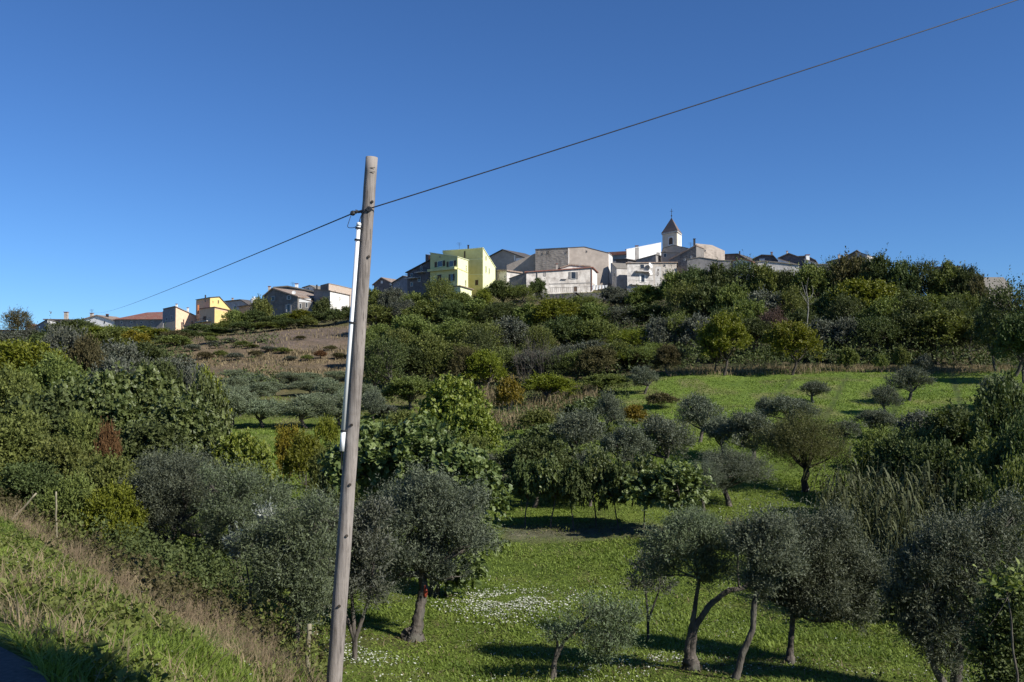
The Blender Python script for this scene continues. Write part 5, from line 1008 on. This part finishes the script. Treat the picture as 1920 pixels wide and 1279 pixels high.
for (cu, cY, n_) in [(770,21.3,500),(1300,18.9,450),(1390,17.9,300),(1485,20,450),(556,17.5,200),(1040,18.1,160),(1780,17.3,400),(310,26,250),(1250,36,500),(1110,38,900),(1010,38.5,700)]:
    xx = (cu-960)/F*cY + rng.normal(size=n_)*(1.1 if cY < 30 else 1.6) - .4; yy = cY + rng.normal(size=n_)*.8; st = np.stack([xx, yy, ground(xx, yy) + .05*rng.random(n_)], 1)
    lt.append(twig_leaves(rng, st, nrm(rdir(rng, n_)*[1,1,.15]), .1, 2, .06, .03, 'diamond', upb=2.))
stuff('leaf_litter', 'brown fallen leaves scattered on the ground under the trees', lt, LM['brown'])
# white flowers
def petals(x, y, r, hh=.055):
    n = len(x); c = np.stack([x, y, ground(x, y) + hh*rng.uniform(.6, 1.3, n)], 1); nn = nrm(rdir(rng, n)*.5 + UP); a = nrm(np.cross(nn, rdir(rng, n))); b = np.cross(nn, a); r = (r*rng.uniform(.6, 1.3, n))[:, None]
    V = np.stack([c + (a*math.cos(q) + b*math.sin(q))*r for q in np.arange(6)*math.pi/3], 1).reshape(-1, 3); i = np.arange(n)[:, None]*6
    return V, [i + np.arange(6)], np.repeat(rng.random(n), 6)
def patchf(n, u, v, Y, du, dY, r):
    uu = rng.normal(size=n)*du*.72 + u; yy = rng.normal(size=n)*dY*.7 + Y; kk = vnoise((uu-960)/F*yy, yy, .7) > .42; uu, yy = uu[kk], yy[kk]; return petals((uu-960)/F*yy, yy, r)
x, y, u = in_frame_scatter(rng, 5000, 640, 1900, 16, 30, 1.); k = vnoise(x, y, 1.2) > .60
x2, y2, u2 = in_frame_scatter(rng, 700, -20, 560, 4.8, 16, 1.2); s2 = sdist(x2, y2); k2 = (s2 > .3) & (s2 < 3.6) & (vnoise(x2, y2, .7) > .6)
fl = stuff('white_flowers', 'small white flowers scattered in patches over the orchard grass', [patchf(2600, 950, 0, 25.8, 85, 1.6, .022), patchf(650, 690, 0, 19.2, 70, 1.4, .017), patchf(330, 1220, 0, 19.6, 55, .8, .017), patchf(160, 1060, 0, 18.3, 60, .6, .018),
     patchf(110, 1400, 0, 42, 60, 2.5, .03), petals(x[k], y[k], .013), petals(x2[k2], y2[k2], .011, .06)], LM['petal'])
# bare soil mound near the two stemmed olive, stones, stakes, weeds
def rockobj(name, lab, u, v, Y, r, mat='rock', seed=1, sink=.35, group=None, cat='stone'):
    rg = np.random.default_rng(seed); x = (u-960)/F*Y; z = gz(x, Y); g = Geo(); nth, nph = 14, 9; V = []
    for i in range(nph+1):
        for j in range(nth):
            a, b = math.pi*i/nph, 2*math.pi*j/nth; d = np.array([math.sin(a)*math.cos(b), math.sin(a)*math.sin(b), math.cos(a)*.75]); V.append(d)
    V = np.array(V); offs = rg.normal(size=(7, 3)); offs = nrm(offs)
    for o_ in offs: dd = V @ o_; V = V - o_[None]*np.clip(dd - rg.uniform(.55, .85), 0, 1)[:, None]*.9
    V = V*np.array([1, .85, .9])*r; V[:, 2] += r*(1-sink)*.5
    fs = [[i*nth+j, (i+1)*nth+j, (i+1)*nth+(j+1) % nth, i*nth+(j+1) % nth] for i in range(nph) for j in range(nth)]
    g.add(V, [fs]); o = g.obj(name, M[mat], None, False); o.location = (x, Y, z); o.rotation_euler.z = seed*1.3; return tag(o, lab, cat, group)
rockobj('stone', 'larger white stone lying in the grass at the bottom of the bank', 306, 0, 7.35, .045, seed=2); rockobj('stone', 'white stone at the bottom edge beside the pole foot, left one', 520, 0, 8.55, .05, seed=3); rockobj('stone', 'angular white stone at the bottom edge nearest the pole foot', 548, 0, 8.75, .045, seed=4)
for i, (u, Y) in enumerate([(318,10.2),(252,10.8),(340,9.4),(178,12.2),(92,9.2),(205,8.6),(195,6.9),(118,12.6),(175,7.5),(395,8.6),(455,9.6)]):
    rockobj('pebble', 'small pale stone in the grass of the roadside bank', u, 0, Y, .022+.008*(i % 3), seed=10+i, group='small pale stones on the bank')
def stake(lab, u, v0, v1, Y, r, du=0, mat='stake', name='stake', cat='stake'):
    a, b = P(u, v0, Y), P(u+du, v1, Y); x, yy = a[0], a[1]; a[2] = min(a[2], gz(x, yy) - .1); g = Geo(); rg = np.random.default_rng(int(u)); q = a + (b-a)*np.linspace(0, 1, 8)[:, None] - a; q[1:-1] += rg.normal(size=(6, 3))*r*.25; g.tube(q, np.linspace(r, r*.85, 8), 8); o = g.obj(name, M[mat], None, True); o.location = tuple(a); return tag(o, lab, cat)
stake('weathered wooden stake standing just left of the pole foot', 574, 1290, 1170, 14, .042, 6)
stake('thin pale cane stake upright on the dry bank at the left', 106, 1010, 922, 19, .02, -1)
stake('broken dead stem lying slanted over the bank edge', 8, 955, 925, 18, .02, 60)
# old dry weeds along the bank edge
for i, (u, Y, vt, wp) in enumerate([(40,18,915,60),(85,17,935,55),(60,14.5,955,60),(140,14.5,965,60),(190,13.5,985,60),(240,13,1000,60),(290,12.6,1020,60),(345,12.4,1035,60),(150,12,1000,50),(230,12,1020,50),(390,12,1070,60),(430,11.3,1100,60),(370,11.2,1090,50),(470,11,1135,55),(500,10.6,1165,55),(540,10.4,1200,50),(20,15,930,60)]):
    p('weedb', u, Y, vt, wp, 'tuft of dead pinkish brown weeds on the crest of the bank', group='dead weeds on the bank crest', hmax=.42 if i % 3 else .3)

# unseen tree added behind the viewer to cast shade on the road corner
i = 1; me, tr, w_, h_ = PROTO['broadm'][1]
_r = thing('shade_tree', 'unseen leafy tree added behind the viewer to shade the road corner', 'tree', (SHADE_TREE[0], SHADE_TREE[1], gz(SHADE_TREE[0], SHADE_TREE[1]))); _r.scale = (SHADE_TREE[2], SHADE_TREE[2], SHADE_TREE[3])
obj('crown', me, _r); obj('trunk', tr, _r)

# ------------------------------------------------------------------ labels for the woodland trees, by look and nearest landmark
COL = {'mid': 'mid green', 'dark': 'dark green', 'yel': 'yellow green', 'grey': 'grey green', 'brown': 'brownish', 'gold': 'golden', 'rust': 'rust red', 'mauve': 'mauve brown'}
MARK = [(110, 'white gabled house'), (190, 'long beige tiled house'), (262, 'long grey house'), (345, 'salmon house'), (410, 'tall yellow house'), (470, 'low dark roofed grey house'), (545, 'stone gabled house'), (600, 'grey lean-to'), (665, 'white sunlit wall'), (728, 'dark gabled house'),
        (785, 'dark shaded house'), (880, 'lemon yellow house'), (955, 'brown gabled house'), (1030, 'patchy plaster house'), (1115, 'arched door of the old house'), (1170, 'dark alley'), (1232, 'balcony and dish house'), (1285, 'bell tower'), (1345, 'beige stepped house'),
        (1410, 'low red roofed skyline house'), (1460, 'first dark skyline gable'), (1535, 'twin skyline rooflines'), (1600, 'wedge roofed skyline house'), (1670, 'rooftop room'), (1740, 'gap in the right skyline'), (1800, 'low flat skyline house'), (1900, 'far right house end')]
by = {}
for root, u, Y, vt in PLANTS:
    if root.get('auto') is None: continue
    mk = next(m for q, m in MARK if u <= q + 5 or q == 1900)
    if u < 690: lv = 'on the bare slope' if Y < 150 and u > 340 else ('just' if Y > 178 else 'a little way')
    else: lv = 'at the wood foot' if Y < 116 else ('halfway down the wood' if Y < 145 else 'at the wood top')
    kind = root['category']
    lab = f"{COL[root['auto']]} {kind} {lv} {'below' } the {mk}"
    by.setdefault(lab, []).append((u, root)); del root['auto']
for lab, l in by.items():
    l.sort(key=lambda q: q[0])
    if len(l) == 1: l[0][1]['label'] = lab
    else:
        nm = ['left', 'right'] if len(l) == 2 else (['leftmost', 'middle', 'rightmost'] if len(l) == 3 else ['leftmost'] + ['second', 'third', 'fourth', 'fifth'][:len(l)-2] + ['rightmost'])
        for w1, (u, r) in zip(nm, l): r['label'] = f"{w1} {lab}"
for root, u, Y, vt in PLANTS:
    if root.get('group') is None and 'wood' in root['label'] and root['category'] == 'tree': root['group'] = 'trees of the hillside wood'
